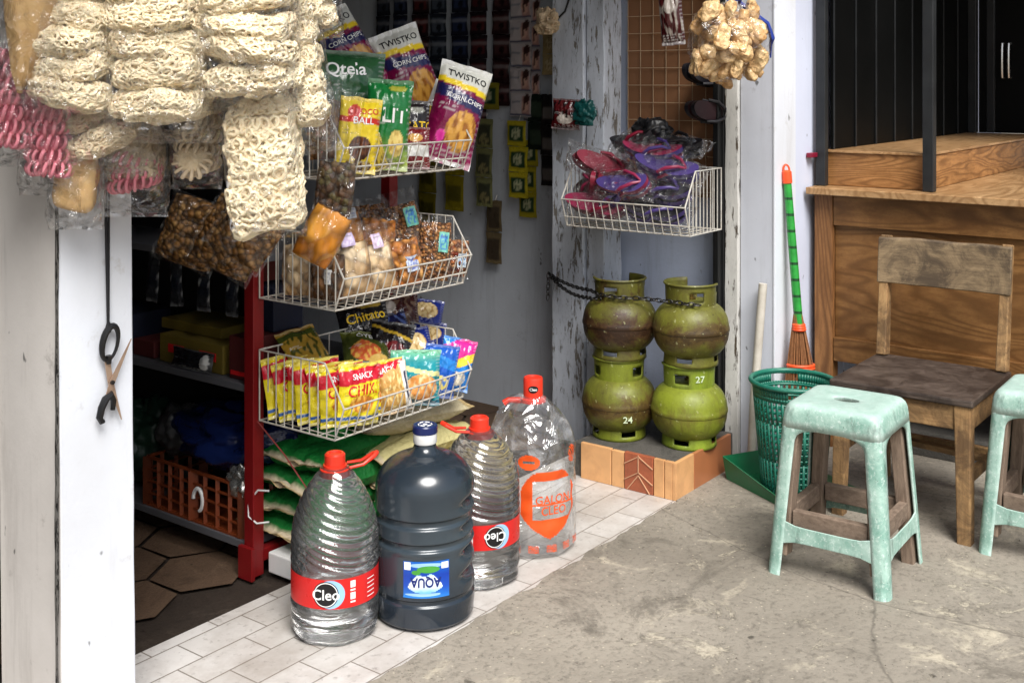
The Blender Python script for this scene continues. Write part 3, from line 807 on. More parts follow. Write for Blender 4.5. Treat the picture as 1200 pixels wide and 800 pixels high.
hb('stretcher', (4.105, v0 + .03, .16), (4.105, v1 - .03, .16), .022, .04, M['oldwoodh'], up=(0, 0, 1))
hb('stretcher', (3.9, v0 + .03, .205), (3.9, v1 - .03, .22), .035, .02, M['oldwoodh'], up=(0, 0, 1))

# ------------------------------------------------------------------ plastic stools with wooden inner bracing
def make_stool(label):
    H = .495
    t = thing('plastic_stool', label, 'stool', group='mint green plastic stools')
    bt, bb = .140, .176
    def half(z): return bt + (bb - bt) * (1 - z / H) ** .95
    def lw(z):
        za, rc = .382, .045
        if z <= za: return .046 - .006 * (1 - z / za)
        k = clamp((z - za) / rc)
        return .046 + (half(z) - .052) * (1 - (1 - k ** 3.0) ** (1 / 3.0))
    zs = [0, .004, .04, .09, .14, .2, .26, .32, .36, .375, .385, .395, .405, .413, .419, .4235, .4262, .427]
    for sx, sy in ((-1, -1), (1, -1), (1, 1), (-1, 1)):
        mb = MB(); vs = []
        prof_n = 0
        for z in zs:
            b = half(z); L = lw(z); r = .022
            fl = .004 if z < .003 else 0
            pts = [(b - L, b), (b - L + (L - r) * .5, b), (b - r, b)]
            for k in range(1, 4):
                a = PI / 2 * (1 - k / 4)
                pts.append((b - r + r * math.cos(a), b - r + r * math.sin(a)))
            pts += [(b, b - r), (b, b - r - (L - r) * .5), (b, b - L)]
            prof_n = len(pts)
            vs += [((x + fl) * sx, (y + fl) * sy, z) for x, y in pts]
        fs = []
        for i in range(len(zs) - 1):
            for k in range(prof_n - 1):
                q = (i * prof_n + k, i * prof_n + k + 1, (i + 1) * prof_n + k + 1, (i + 1) * prof_n + k)
                fs.append(q if sx * sy < 0 else q[::-1])
        mb.add(vs, fs)
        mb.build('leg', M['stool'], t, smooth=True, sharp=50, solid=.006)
    # seat: skirt + rounded top with an oval hole
    mb = MB(); N = 72; vs = []
    def rsq(b, r, k):
        # rounded square walked by arc length
        L = 2 * (b - r); q_ = PI * r / 2; per = 4 * (L + q_)
        d = ((k / N) * per + L / 2) % per
        side = int(d // (L + q_)); d -= side * (L + q_)
        if d < L: x, y = b, -L / 2 + d
        else:
            a = (d - L) / r; x, y = b - r + r * math.cos(a), L / 2 + r * math.sin(a)
        for _ in range(side): x, y = -y, x
        return (x, y)
    rings = [(half(.4265) + .0006, .4265, .023), (half(.45) + .0006, .45, .024), (half(.470), .470, .026), (half(.482) - .003, .482, .028), (half(.49) - .009, .4905, .030), (bt - .020, .4945, .030), (bt - .05, .4945, .03), (.064, .4935, .05)]
    for b, z, rr_ in rings:
        for k in range(N):
            x, y = rsq(b, rr_, k); vs.append((x, y, z))
    for (a_, b_, z) in ((.042, .027, .4935), (.038, .023, .4915), (.038, .023, .478)):
        for k in range(N):
            an = 2 * PI * k / N
            vs.append((b_ * math.cos(an), a_ * math.sin(an), z))
    nr = len(rings) + 3
    fs = []
    for i in range(nr - 1):
        for k in range(N):
            l = (k + 1) % N
            fs.append((i * N + k, i * N + l, (i + 1) * N + l, (i + 1) * N + k))
    mb.add(vs, fs)
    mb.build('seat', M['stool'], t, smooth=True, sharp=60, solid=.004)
    # stretchers
    for ax in range(4):
        mb = MB()
        z0, z1 = .108, .152
        vs = []
        for z in (z0, z1):
            b = half(z)
            for j in range(9):
                x = (-1 + 2 * j / 8) * (b - .040)
                sag = -.006 * (1 - (2 * j / 8 - 1) ** 2) if z == z0 else -.003
                edge = .010 * abs(2 * j / 8 - 1) ** 6
                zz = z + (edge if z == z1 else -edge)
                p = (x, -b + .0006, zz)
                vs.append(p)
        fs = [(j, j + 1, 9 + j + 1, 9 + j) for j in range(8)]
        rot = Matrix.Rotation(ax * PI / 2, 3, 'Z')
        vs = [tuple(rot @ Vector(p)) for p in vs]
        mb.add(vs, fs)
        mb.build('stretcher', M['stool'], t, solid=.005, bevel=.002)
    # wooden bracing inside
    for sx, sy in ((-1, -1), (1, -1), (1, 1), (-1, 1)):
        mb = MB()
        zt, zb = .43, .002 if (sx, sy) == (1, -1) else .06
        pt_ = half(zt) - .034; pb = half(zb) - .034
        mb.bar((sx * pt_, sy * pt_, zt), (sx * pb, sy * pb, zb), .046, .036, 0, (0, 1, 0))
        mb.build('wooden_brace', M['greywood'], t, bevel=.003)
    for ax, zc in ((0, .165), (1, .165), (2, .165), (3, .165)):
        mb = MB(); b = half(zc) - .032
        rot = Matrix.Rotation(ax * PI / 2, 3, 'Z')
        p = rot @ Vector((-b + .024, -b, zc)); q = rot @ Vector((b - .024, -b, zc))
        mb.bar(p, q, .026, .05, 0, (0, 0, 1))
        mb.build('wooden_rail', M['greywoodh'], t, bevel=.003)
    return t
st = make_stool('mint green plastic stool braced with wood, in front of the basket bin')
st.location = (3.286, 1.252, 0); st.rotation_euler = (0, 0, R(2))
st2 = copy_tree(st); st2['label'] = 'mint green plastic stool cut off by the right edge, nearest the chair leg'
st2.location = (3.79, .80, 0); st2.rotation_euler = (0, 0, R(1))

# ------------------------------------------------------------------ basket bin, dustpan, broom, pipe
bn = thing('basket_bin', 'green plastic lattice basket bin standing in a dustpan', 'bin', (3.745, 1.615, .0115))
Hb = .385
def rb(z): return .106 + .034 * z / Hb
mb = MB()
NV, NH = 44, 17
for k in range(NV):
    a = 2 * PI * k / NV; d = .0042 / .12
    zs = [0, .13, .26, Hb - .05]
    for i in range(3):
        z0, z1 = zs[i], zs[i + 1]
        mb.add([(rb(z0) * math.cos(a - d), rb(z0) * math.sin(a - d), z0), (rb(z0) * math.cos(a + d), rb(z0) * math.sin(a + d), z0), (rb(z1) * math.cos(a + d), rb(z1) * math.sin(a + d), z1), (rb(z1) * math.cos(a - d), rb(z1) * math.sin(a - d), z1)], [(0, 1, 2, 3)])
seg = 88
for j in range(NH + 1):
    z = j * (Hb - .05) / NH; hgt = .0075 if j not in (0,) else .02
    r0, r1 = rb(z) - .0012, rb(z + hgt) - .0012
    vs = []
    for k in range(seg):
        a = 2 * PI * k / seg
        vs += [(r0 * math.cos(a), r0 * math.sin(a), z), (r1 * math.cos(a), r1 * math.sin(a), z + hgt)]
    mb.add(vs, [(2 * k, 2 * ((k + 1) % seg), 2 * ((k + 1) % seg) + 1, 2 * k + 1) for k in range(seg)])
# solid upper band with two hand slots
for j, (za, zb_) in enumerate(((Hb - .045, Hb - .035), (Hb - .035, Hb - .010), (Hb - .010, Hb))):
    for k in range(seg):
        a0, a1 = 2 * PI * k / seg, 2 * PI * (k + 1) / seg
        if j == 1 and (abs((a0 - R(35) + PI) % (2 * PI) - PI) < R(22) or abs((a0 - R(215) + PI) % (2 * PI) - PI) < R(22)): continue
        mb.add([(rb(za) * math.cos(a0), rb(za) * math.sin(a0), za), (rb(za) * math.cos(a1), rb(za) * math.sin(a1), za), (rb(zb_) * math.cos(a1), rb(zb_) * math.sin(a1), zb_), (rb(zb_) * math.cos(a0), rb(zb_) * math.sin(a0), zb_)], [(0, 1, 2, 3)])
mb.build('lattice', M['bin'], bn, smooth=True, solid=.003, sharp=60)
mb = MB(); mb.tube([((rb(Hb) + .003) * math.cos(2 * PI * k / 64), (rb(Hb) + .003) * math.sin(2 * PI * k / 64), Hb) for k in range(64)], .0085, 8, True)
mb.build('rim', M['bin'], bn, smooth=True, sharp=0)
mb = MB(); mb.lathe([(.02, .004), (.105, .004)], 48, capb=True, capt=False); mb.build('bottom', M['bin'], bn, solid=.003)

dp = thing('dustpan', 'green plastic dustpan under the basket bin', 'dustpan', (3.763, 1.551, 0), (0, 0, R(62.6)))
# local: x runs along its side (away), y to the left; mouth towards -x
mb = MB()
Lp, Wp = .27, .32
mb.box(-.07, Lp, -Wp / 2 - .03, Wp / 2, .007, .011)
mb.build('pan', M['pan'], dp, bevel=.002)
mb = MB()
y = Wp / 2
mb.add([(-.07, y, .007), (Lp, y, .007), (Lp + .008, y + .012, .088), (-.06, y + .006, .032)], [(0, 1, 2, 3)])
mb.add([(Lp, y, .007), (Lp, -Wp / 2 - .03, .007), (Lp + .012, -Wp / 2 - .03, .085), (Lp + .008, y + .012, .088)], [(0, 1, 2, 3)])
mb.build('pan_wall', M['pan'], dp, solid=.004, solid_off=0)
mb = MB(); mb.box(-.085, -.0705, -Wp / 2 - .03, Wp / 2, .0065, .009); mb.build('front_lip', M['pan'], dp)

br = thing('broom', 'palm stick broom with green banded handle and orange cap leaning on wall', 'broom', (3.99, 1.69, 0))
p0, p1 = Vector((3.984, 1.695, .522)), Vector((3.984, 1.741, 1.062))
mb = MB(); d = (p1 - p0)
mb.tube([p0 + d * t for t in (0, .25, .5, .75, 1)], [.016, .016, .0155, .015, .0145], 14)
mb.build('handle', M['broomgreen'], br, smooth=True, world=True)
mb = MB(); dn = d.normalized()
mb.tube([p1 - dn * .012, p1 + dn * .03, p1 + dn * .036], [.018, .018, .012], 14)
lp = [p1 + dn * .036 + Vector((0, 0, .0)) + (Vector((.602, -.798, 0)) * math.cos(a) * .011 + dn * math.sin(a) * .02) for a in [PI * k / 8 for k in range(9)]]
mb.tube(lp, .004, 6)
mb.build('cap', M['orangeplastic'], br, smooth=True, world=True)
mb = MB()
top = p0 + dn * .06
for k in range(150):
    a = rnd.uniform(0, 2 * PI); q = math.sqrt(rnd.random())
    sx = Vector((.602, -.798, 0)) ; sy = Vector((.798, .602, 0))
    e = Vector((3.980, 1.675, rnd.uniform(.12, .2))) + sx * math.cos(a) * .078 * q + sy * math.sin(a) * .035 * q
    m_ = top.lerp(e, .55) + sx * math.cos(a) * .012 * q
    mb.tube([top + sx * math.cos(a) * .014 * q + sy * math.sin(a) * .014 * q, m_, e], .0016, 4)
mb.build('bristles', M['bristle'], br, world=True)
def oval(c, rx, ry, r, name):
    mb = MB(); sx = Vector((.602, -.798, 0)); sy = Vector((.798, .602, 0))
    mb.tube([Vector(c) + sx * math.cos(2 * PI * k / 28) * rx + sy * math.sin(2 * PI * k / 28) * ry for k in range(28)], r, 6, True)
    return mb
mb = MB()
for i, (zz, rx, ry) in enumerate(((.455, .019, .018), (.447, .02, .019), (.439, .021, .019))):
    o2 = oval(p0 + dn * (zz - .44), rx, ry, .006, ''); mb.add(o2.v, o2.f)
mb.build('binding', M['orangeplastic'], br, smooth=True, world=True, sharp=0)
mb = MB()
for zz in (.392, .382):
    o2 = oval(Vector((3.983, 1.688, zz)), .047, .03, .006, ''); mb.add(o2.v, o2.f)
mb.build('binding', M['orangeplastic'], br, smooth=True, world=True, sharp=0)

mb = MB(); mb.tube([(3.872, 1.832, .0), (3.874, 1.822, .25), (3.888, 1.792, .69)], .0155, 14)
tag(mb.build('plastic_pipe', M['pvc'], loc=(3.872, 1.832, 0), world=True, smooth=True), 'short off white plastic pipe leaning on the right pillar', 'pipe')

# ------------------------------------------------------------------ gas cylinders and chain
def gas(label, loc, rot, mat, colmat, num=None, dents=0, sc_=1.0):
    t = thing('gas_cylinder', label, 'gas cylinder', loc, (0, 0, R(rot)), 'small green gas cylinders stacked in the alcove')
    t.scale = (1.12, 1.12, 1.045)
    RR = .121
    prof = []
    for i in range(15):
        a = -PI / 2 + .42 + (PI / 2 - .42) * i / 14
        prof.append((RR * math.cos(a) ** .70, .112 + .096 * math.sin(a)))
    prof += [(RR + .0015, .114), (RR + .0025, .117), (RR + .0025, .125), (RR + .0015, .128)]
    for i in range(1, 17):
        a = (PI / 2) * i / 16
        prof.append((max(.008, RR * math.cos(a) ** .64), .129 + .090 * math.sin(a)))
    mb = MB(); mb.lathe(prof, 56)
    mb.build('body', mat, t, smooth=True, sharp=30)
    # foot ring with gaps
    mb = MB(); n = 64
    def ringgrid(r0, r1, z0, z1, nz_, keep, n=64):
        for j in range(nz_):
            za = z0 + (z1 - z0) * j / nz_; zb_ = z0 + (z1 - z0) * (j + 1) / nz_
            ra = r0 + (r1 - r0) * j / nz_; rb_ = r0 + (r1 - r0) * (j + 1) / nz_
            for k in range(n):
                if not keep(k, j): continue
                a0, a1 = 2 * PI * k / n, 2 * PI * (k + 1) / n
                mb.add([(ra * math.cos(a0), ra * math.sin(a0), za), (ra * math.cos(a1), ra * math.sin(a1), za), (rb_ * math.cos(a1), rb_ * math.sin(a1), zb_), (rb_ * math.cos(a0), rb_ * math.sin(a0), zb_)], [(0, 1, 2, 3)])
    ringgrid(.088, .084, .0, .048, 6, lambda k, j: not (j >= 2 and (k % 16) in (3, 4, 5, 6, 7, 8)))
    bmv = mb
    o = bmv.weld().build('foot_ring', colmat, t, smooth=True, solid=.004)
    # collar: open at the back, with hand holes
    mb = MB()
    def keep(k, j):
        kk = k % 64
        if 26 <= kk <= 37: return j < 2                      # open back
        if 3 <= j <= 6 and kk in (8, 9, 10, 11, 12, 13, 51, 52, 53, 54, 55, 56): return False
        if j >= 6 and (kk in (22, 23, 24, 25, 38, 39, 40, 41)): return False
        return True
    ringgrid(.080, .083, .196, .276, 10, keep)
    mb.weld()
    rim = [(.0845 * math.cos(2 * PI * k / 64), .0845 * math.sin(2 * PI * k / 64), .276) for k in range(42 - 64, 23)]
    mb.tube(rim, .0045, 6)
    o = mb.build('collar', colmat, t, smooth=True, solid=.004)
    mb = MB(); mb.lathe([(.016, .205), (.016, .225), (.010, .227), (.010, .245), (.014, .246), (.014, .250)], 16)
    mb.bar((.0, 0, .238), (.03, 0, .238), .01, .01)
    mb.build('valve', M['brass'], t, smooth=True)
    if num:
        vs, fs, asp = text(num)
        hgt = .022; mb = MB(); w = hgt * asp
        zc, rr, ang = num_pos[num]
        vv = []
        for x, y in vs:
            a = ang + (x * w) / rr
            vv.append(((rr + .0048) * math.cos(a), (rr + .0048) * math.sin(a), zc + y * hgt))
        mb.add(vv, fs)
        mb.build('number', M['print_g'], t)
    return t
num_pos = {'27': (.240, .0795, R(-14)), '24': (.088, .118, R(25))}
# face towards the street/camera is about 217 degrees; the collar opening lies around 180 in local space
gas('bright green gas cylinder with a white 27, lower right of the stack', (3.70, 1.992, .1225), 217 + 30 + 0, M['gas_d'], M['gas_dc'], '27')
gas('rust stained green gas cylinder, upper right of the stack', (3.70, 1.985, .4125), 160, M['gas_b'], M['gas_b'])
gas('dull olive gas cylinder with a white 24, lower left of the stack', (3.635, 2.247, .1225), 200, M['gas_c'], M['gas_d'], '24')
gas('darkest, most rusted gas cylinder, upper left of the stack', (3.635, 2.244, .4125), 245, M['gas_a'], M['gas_a'])

mb = MB()
def links(pts, step=.021, r=.0024):
    # walk the polyline
    seg = []; acc = 0
    P_ = [Vector(p) for p in pts]
    out = [P_[0]]; rem = step
    for a, b in zip(P_, P_[1:]):
        L = (b - a).length; d = (b - a).normalized(); t = 0
        while L - t >= rem:
            t += rem; out.append(a + d * t); rem = step
        rem -= (L - t)
    for i in range(len(out) - 1):
        c = (out[i] + out[i + 1]) / 2; ax = (out[i + 1] - out[i]).normalized()
        s1 = ax.cross(Vector((0, 0, 1)) if abs(ax.z) < .9 else Vector((1, 0, 0))).normalized(); s2 = ax.cross(s1)
        s_ = (s1 + s2 * .3).normalized() if i % 2 else (s2 - s1 * .3).normalized()
        mb.tube([c + ax * math.cos(2 * PI * k / 10) * .0150 + s_ * math.sin(2 * PI * k / 10) * .0075 for k in range(10)], r, 4, True)
def sagline(a, b, sag, n=10):
    a = Vector(a); b = Vector(b)
    return [a.lerp(b, t / n) - Vector((0, 0, sag * 4 * (t / n) * (1 - t / n))) for t in range(n + 1)]
links(sagline((3.775, 2.665, .655), (3.59, 2.345, .650), .012) + [Vector(p) for p in ((3.545, 2.28, .648), (3.534, 2.238, .648), (3.546, 2.19, .646), (3.578, 2.15, .644))])
links(sagline((3.775, 2.66, .65), (3.57, 2.35, .625), .02) + [Vector(p) for p in ((3.53, 2.30, .632), (3.522, 2.25, .638))])
links([Vector(p) for p in ((3.578, 2.15, .644), (3.602, 2.09, .642), (3.602, 2.04, .642), (3.598, 1.99, .644), (3.608, 1.94, .640), (3.638, 1.905, .638))])
links(sagline((3.775, 2.665, .655), (3.775, 2.668, .55), 0, 4))
tag(mb.build('chain', M['chain'], loc=(3.77, 2.66, .605), world=True, smooth=True), 'dark steel chain strung from the peeling post round the gas cylinders', 'chain')

# ------------------------------------------------------------------ water bottles
def wrap_text(mb, s, R_, zc, hgt, ang, off=.0012, flip=False, wscale=1.0, mi=0, bold=.012):
    vs, fs, asp = text(s, bold); w = hgt * asp * wscale
    vv = []
    for x, y in vs:
        if flip: x, y = -x, -y
        rr = (R_(zc + y * hgt, ang + x * w / .12) if callable(R_) else R_) + off
        a = ang + x * w / rr
        vv.append((rr * math.cos(a), rr * math.sin(a), zc + y * hgt))
    mb.add(vv, fs, mi)
def wrap_patch(mb, R_, a0, a1, z0, z1, off, nA=24, nZ=6, mi=0, shape=None):
    """patch of a turned surface; shape(s,t)->bool keeps a quad"""
    vs = []
    for j in range(nZ + 1):
        for i in range(nA + 1):
            a = a0 + (a1 - a0) * i / nA; z = z0 + (z1 - z0) * j / nZ
            rr = (R_(z, a) if callable(R_) else R_) + off
            vs.append((rr * math.cos(a), rr * math.sin(a), z))
    fs = []
    for j in range(nZ):
        for i in range(nA):
            if shape is None or shape((i + .5) / nA * 2 - 1, (j + .5) / nZ * 2 - 1):
                q = j * (nA + 1) + i
                fs.append((q, q + 1, q + nA + 2, q + nA + 1))
    mb.add(vs, fs, mi)
def disc_patch(mb, R_, ac, zc, ra, rz, off, mi=0, n=40, rings=5, inner=0.0):
    vs = []; fs = []
    for j in range(rings + 1):
        q = inner + (1 - inner) * j / rings
        for k in range(n):
            t = 2 * PI * k / n
            z = zc + rz * q * math.sin(t)
            r_ = (R_(z, ac) if callable(R_) else R_) + off
            a = ac + ra * q * math.cos(t) / r_
            vs.append((r_ * math.cos(a), r_ * math.sin(a), z))
    for j in range(rings):
        for k in range(n):
            l = (k + 1) % n
            fs.append((j * n + k, (j + 1) * n + k, (j + 1) * n + l, j * n + l))
    mb.add(vs, fs, mi)
VIEW = R(217)          # direction a surface must face to look at the photographer

def cleo(label, loc, rot, Rm, H, cap_h, lab_z, logo, flip=False, handle_a=0, pw=2.3):
    """tall domed clear bottle with slanting ribs, red band label, red cap with strap handle"""
    t = thing('water_bottle', label, 'water bottle', loc, (0, 0, 0), 'large water bottles on the tile strip')
    Hs = H - cap_h
    lz0, lz1 = lab_z
    def base_r(z):
        if z < .02: return Rm * (.90 + .10 * sstep(0, .02, z))
        if z < lz1 + .05: return Rm
        k = (z - lz1 - .05) / (Hs - lz1 - .05)
        return Rm * (1 - .70 * k ** pw) if k < 1 else Rm * .30
    def rad(z, a):
        r = base_r(z)
        if lz0 - .004 < z < lz1 + .004: return r * .985
        if z < lz0:
            # petal foot
            p = (1 - sstep(.0, .07, z)) * .05
            return r * (1 - p * (.5 + .5 * math.cos(a * 7))) * (1 - .012 * math.cos(z * 190))
        amp = .072 * sstep(lz1, lz1 + .03, z) * (1 - .55 * sstep(Hs - .12, Hs - .02, z))
        ph = (z + .036 * math.cos(a - VIEW - 1.2) + .006 * math.sin(2 * a)) * 2 * PI / .0205
        amp *= 1 + .6 * nz(math.cos(a) * 2, math.sin(a) * 2, z * 12)
        r += .0022 * nz(math.cos(a) * 1.8, math.sin(a) * 1.8, z * 7 + Rm * 90)
        return r * (1 - amp * (.5 + .5 * math.cos(ph)) )
    nzr = 150
    mb = MB(); prof = [(1, z * Hs / nzr) for z in range(nzr + 1)]
    mb.lathe([(1, p[1]) for p in prof], 72, fn=lambda r, z, a: (rad(z, a), z))
    mb.build('body', M['pet'], t, smooth=True, sharp=0)
    mb = MB()
    off = .0015
    wrap_patch(mb, base_r_l := (lambda z, a: Rm * .985), 0, 2 * PI, lz0, lz1, off, 72, 4)
    lab = mb.build('label', M['redlabel'], t, smooth=True, sharp=0)
    Rl = Rm * .985 + off
    zc = (lz0 + lz1) / 2; hh = lz1 - lz0
    mb = MB(); disc_patch(mb, Rl, logo + .10, zc, hh * .50, hh * .48, .0006); mb.build('logo_swirl', M['print_b'], lab, smooth=True)
    mb = MB(); disc_patch(mb, Rl, logo, zc, hh * .44, hh * .44, .0012); mb.build('logo_disc', M['print_k'], lab, smooth=True)
    mb = MB(); disc_patch(mb, Rl, logo, zc, hh * .41, hh * .41, .0016, inner=.93, rings=1); wrap_text(mb, 'Cleo', Rl, zc, hh * .36, logo, .0018, flip)
    mb.build('lettering', M['print_w'], lab)
    mb = MB()
    s_ = -1 if flip else 1
    wrap_patch(mb, Rl, logo + s_ * .55, logo + s_ * .67, zc - hh * .40, zc + hh * .40, .0006, 3, 14, shape=lambda s, tt: int((tt + 1) * 9) % 3 != 0)
    for q in range(5):
        wrap_patch(mb, Rl, logo + s_ * 1.0, logo + s_ * 1.25, zc - hh * .34 + q * hh * .15, zc - hh * .34 + q * hh * .15 + hh * .03, .0006, 3, 1)
    mb.build('small_print', M['print_w'], lab)
    # neck, cap, strap handle
    mb = MB()
    rc = Rm * .235
    mb.lathe([(rc + .012, Hs - .022), (rc + .012, Hs - .004), (rc + .004, Hs), (rc + .004, Hs + .006)], 40)
    mb.lathe([(rc, Hs + .006), (rc, Hs + cap_h - .004), (rc - .004, Hs + cap_h), (rc - .010, Hs + cap_h), (rc - .011, Hs + cap_h - .003)], 56, fn=lambda r, z, a: (r + (.0008 * math.cos(a * 28) if Hs + .008 < z < Hs + cap_h - .006 else 0), z))
    cap = mb.build('cap', M['redcap'], t, smooth=True, sharp=35)
    mb = MB()
    d = Vector((math.cos(handle_a), math.sin(handle_a), 0)); e = Vector((-d.y, d.x, 0))
    pts = [Vector((0, 0, Hs + .0)) + d * (rc + .008) + e * .022, Vector((0, 0, Hs + .004)) + d * (rc + .045) + e * .017, Vector((0, 0, Hs + .022)) + d * (rc + .075) + e * .010, Vector((0, 0, Hs + .026)) + d * (rc + .082), Vector((0, 0, Hs + .022)) + d * (rc + .075) - e * .010, Vector((0, 0, Hs + .004)) + d * (rc + .045) - e * .017, Vector((0, 0, Hs)) + d * (rc + .008) - e * .022]
    mb.tube(pts, [.004, .0045, .006, .007, .006, .0045, .004], 8)
    mb.build('handle', M['redcap'], t, smooth=True)
    return t
cleo('clear ribbed water bottle with upright red label, nearest of the bottles', (2.118, 2.175, .004), 0, .1135, .455, .036, (.098, .172), VIEW - .05, False, R(-37))
cleo('clear ribbed water bottle with upside down red label, behind the blue gallon', (2.595, 2.075, .004), 0, .116, .455, .036, (.115, .185), VIEW + .42, True, R(143), 3.0)

# dark blue gallon
t = thing('water_gallon', 'dark blue grey refillable water gallon with navy cap among clear bottles', 'water gallon', (2.33, 2.05, .004))
RA = .133
def aq(z, a=0):
    pts = [(0, .118), (.012, .130), (.055, RA), (.064, RA), (.070, RA - .006), (.078, RA - .005), (.085, RA), (.205, RA), (.212, RA - .008), (.222, RA - .008), (.229, RA), (.262, RA), (.270, RA - .008), (.280, RA - .008), (.288, RA), (.335, RA)]
    if z < .335:
        for (z0, r0), (z1, r1) in zip(pts, pts[1:]):
            if z <= z1:
                k = (z - z0) / (z1 - z0); k = k * k * (3 - 2 * k)
                r = r0 + (r1 - r0) * k; break
    elif z < .424:
        k = (z - .335) / (.0895)
        r = .048 + (RA - .048) * (1 - k ** 2.3) ** .60
    else:
        k = clamp((z - .424) / .028)
        r = .029 + (.050 - .029) * (1 - k) ** 2.2
    # grip dents on the right of the view
    da = (a - (VIEW + R(80)) + PI) % (2 * PI) - PI
    side = math.exp(-(da / .40) ** 2)
    g_ = 0
    for zc in (.125, .182, .247, .310):
        g_ += math.exp(-((z - zc) / .013) ** 2)
    band = sstep(.09, .10, z) * (1 - sstep(.325, .34, z))
    r -= .030 * side * band * g_
    r -= .003 * sstep(.088, .1, z) * (1 - sstep(.19, .2, z)) * math.exp(-(((a - VIEW + PI) % (2 * PI) - PI) / .55) ** 6)
    return r
mb = MB(); zz = [i * .48 / 200 for i in range(201)]
mb.lathe([(1, z) for z in zz], 96, fn=lambda r, z, a: (aq(z, a), z))
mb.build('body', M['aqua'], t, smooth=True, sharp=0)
mb = MB(); mb.lathe([(.0305, .452), (.0318, .455), (.0318, .476), (.0305, .478)], 40); mb.build('cap_seal', M['whiteplastic'], t, smooth=True, sharp=30)
mb = MB(); mb.lathe([(.032, .4785), (.0335, .480), (.0335, .497), (.031, .501), (.026, .501), (.025, .4995)], 48)
cap = mb.build('cap', M['navy'], t, smooth=True, sharp=30)
mb = MB()
for k in range(6):
    a0 = PI / 3 * k
    mb.tube([(.018 * math.cos(a0 + q * .16), .018 * math.sin(a0 + q * .16), .5008) for q in range(5)], .0018, 4)
mb.lathe([(.006, .4996), (.006, .5012)], 12)
mb.build('cap_print', M['print_w'], cap)
# label: blue with white mountains and the name upside down
g = G('bluelabel'); uv = g.xyz()
n = g.noise(22, 3)
zf = g.math('MULTIPLY', g.math('SUBTRACT', uv[2], .092), 10.6)
cc = g.ramp(g.math('MULTIPLY_ADD', n, .25, g.math('SUBTRACT', zf, .12)), [(.0, C(40, 120, 200)), (.3, C(26, 74, 176)), (.62, C(20, 60, 160)), (1.0, C(16, 96, 190))])
M['bluelabel'] = g.done(g.bsdf(cc, .3))
AL = VIEW + .10; wl = .46
mb = MB(); wrap_patch(mb, aq, AL - wl, AL + wl, .093, .186, .0016, 40, 16)
lab = mb.build('label', M['bluelabel'], t, smooth=True, sharp=0)
g = G('glow'); z_ = g.xyz()[2]; n_ = g.noise(40, 3)
M['glow'] = g.done(g.bsdf(g.ramp(g.math('MULTIPLY_ADD', n_, .012, z_), [(.112, C(110, 180, 226)), (.128, C(226, 242, 250)), (.150, C(240, 248, 252)), (.160, C(150, 206, 236))]), .32))
mb = MB(); wrap_patch(mb, aq, AL - .40, AL + .36, .104, .160, .0024, 40, 20, 0, lambda s, t_: t_ < .25 + .5 * math.exp(-((s + .35) / .28) ** 2) + .55 * math.exp(-((s - .30) / .30) ** 2) - .9 * abs(s) ** 4 and s * s + max(0, -t_) ** 2 < 1)
mb.build('white_glow', M['glow'], lab, smooth=True)
mb = MB(); disc_patch(mb, aq, AL, .176, .045, .006, .0020); disc_patch(mb, aq, AL - .05, .101, .05, .004, .0020); mb.build('pale_streak', M['print_b'], lab, smooth=True)
mb = MB(); disc_patch(mb, aq, AL + .04, .166, .030, .009, .0024); disc_patch(mb, aq, AL - .2, .158, .012, .006, .0024); mb.build('green_leaves', plain('leaf_green', C(70, 150, 60), .4), lab, smooth=True)
mb = MB(); wrap_text(mb, 'AQUA', aq, .135, .030, AL - .01, .0038, True, .82, bold=.03); mb.build('lettering', M['print_navy'], lab)
mb = MB(); wrap_patch(mb, aq, AL + wl - .16, AL + wl - .02, .166, .182, .0022, 6, 2); wrap_patch(mb, aq, AL - wl + .02, AL - wl + .15, .164, .184, .0022, 6, 2); mb.build('corner_patch', M['print_w'], lab)

# big thin single use gallon with handle hole in the neck and orange print
t = thing('water_gallon', 'big clear crinkled gallon with orange print and red cap, furthest of the bottles', 'water gallon', (2.872, 2.085, .004))
RG = .131
def gal(z, a):
    da = (a - (VIEW - R(82)) + PI) % (2 * PI) - PI      # shoulder to the left (handle side)
    if z < .02: r = RG * (.88 + .12 * sstep(0, .02, z))
    elif z < .30: r = RG
    else:
        k = (z - .30) / (.455 - .30)
        r = RG * (1 - .76 * clamp(k) ** 1.9)
    r *= 1 - .010 * (1 + math.cos(z * 2 * PI / .058)) * (z < .33)
    r += .004 * nz(math.cos(a) * 2.2, math.sin(a) * 2.2, z * 9) + .003 * nz(math.cos(a) * 5, math.sin(a) * 5, z * 22)
    # pinched grip below the neck on the handle side
    r -= .040 * math.exp(-(da / .5) ** 2) * math.exp(-((z - .385) / .022) ** 2)
    return r
mb = MB()
mb.lathe([(1, i * .455 / 110) for i in range(111)], 84, fn=lambda r, z, a: (gal(z, a), z))
M['pet_big'] = m_film('pet_big', (.95, .95, .95), .08, .30, .09, 9, .16, .8)
mb.build('body', M['pet_big'], t, smooth=True, sharp=0)
ah = VIEW - R(85)
mb = MB()
d = Vector((math.cos(ah), math.sin(ah), 0))
mb.tube([d * .030 + Vector((0, 0, .452)), d * .062 + Vector((0, 0, .445)), d * .098 + Vector((0, 0, .40)), d * .118 + Vector((0, 0, .335))], [.012, .014, .016, .02], 12)
mb.build('grip', M['pet_big'], t, smooth=True)
mb = MB(); mb.tube([d * .030 + Vector((-.0, 0, .440)), d * .075 + Vector((0, 0, .442)), d * .090 + Vector((0, 0, .432))], [.010, .009, .011], 10); mb.lathe([(.036, .435), (.040, .437), (.040, .447), (.034, .449)], 32)
mb.build('cap_strap', M['redcap'], t, smooth=True)
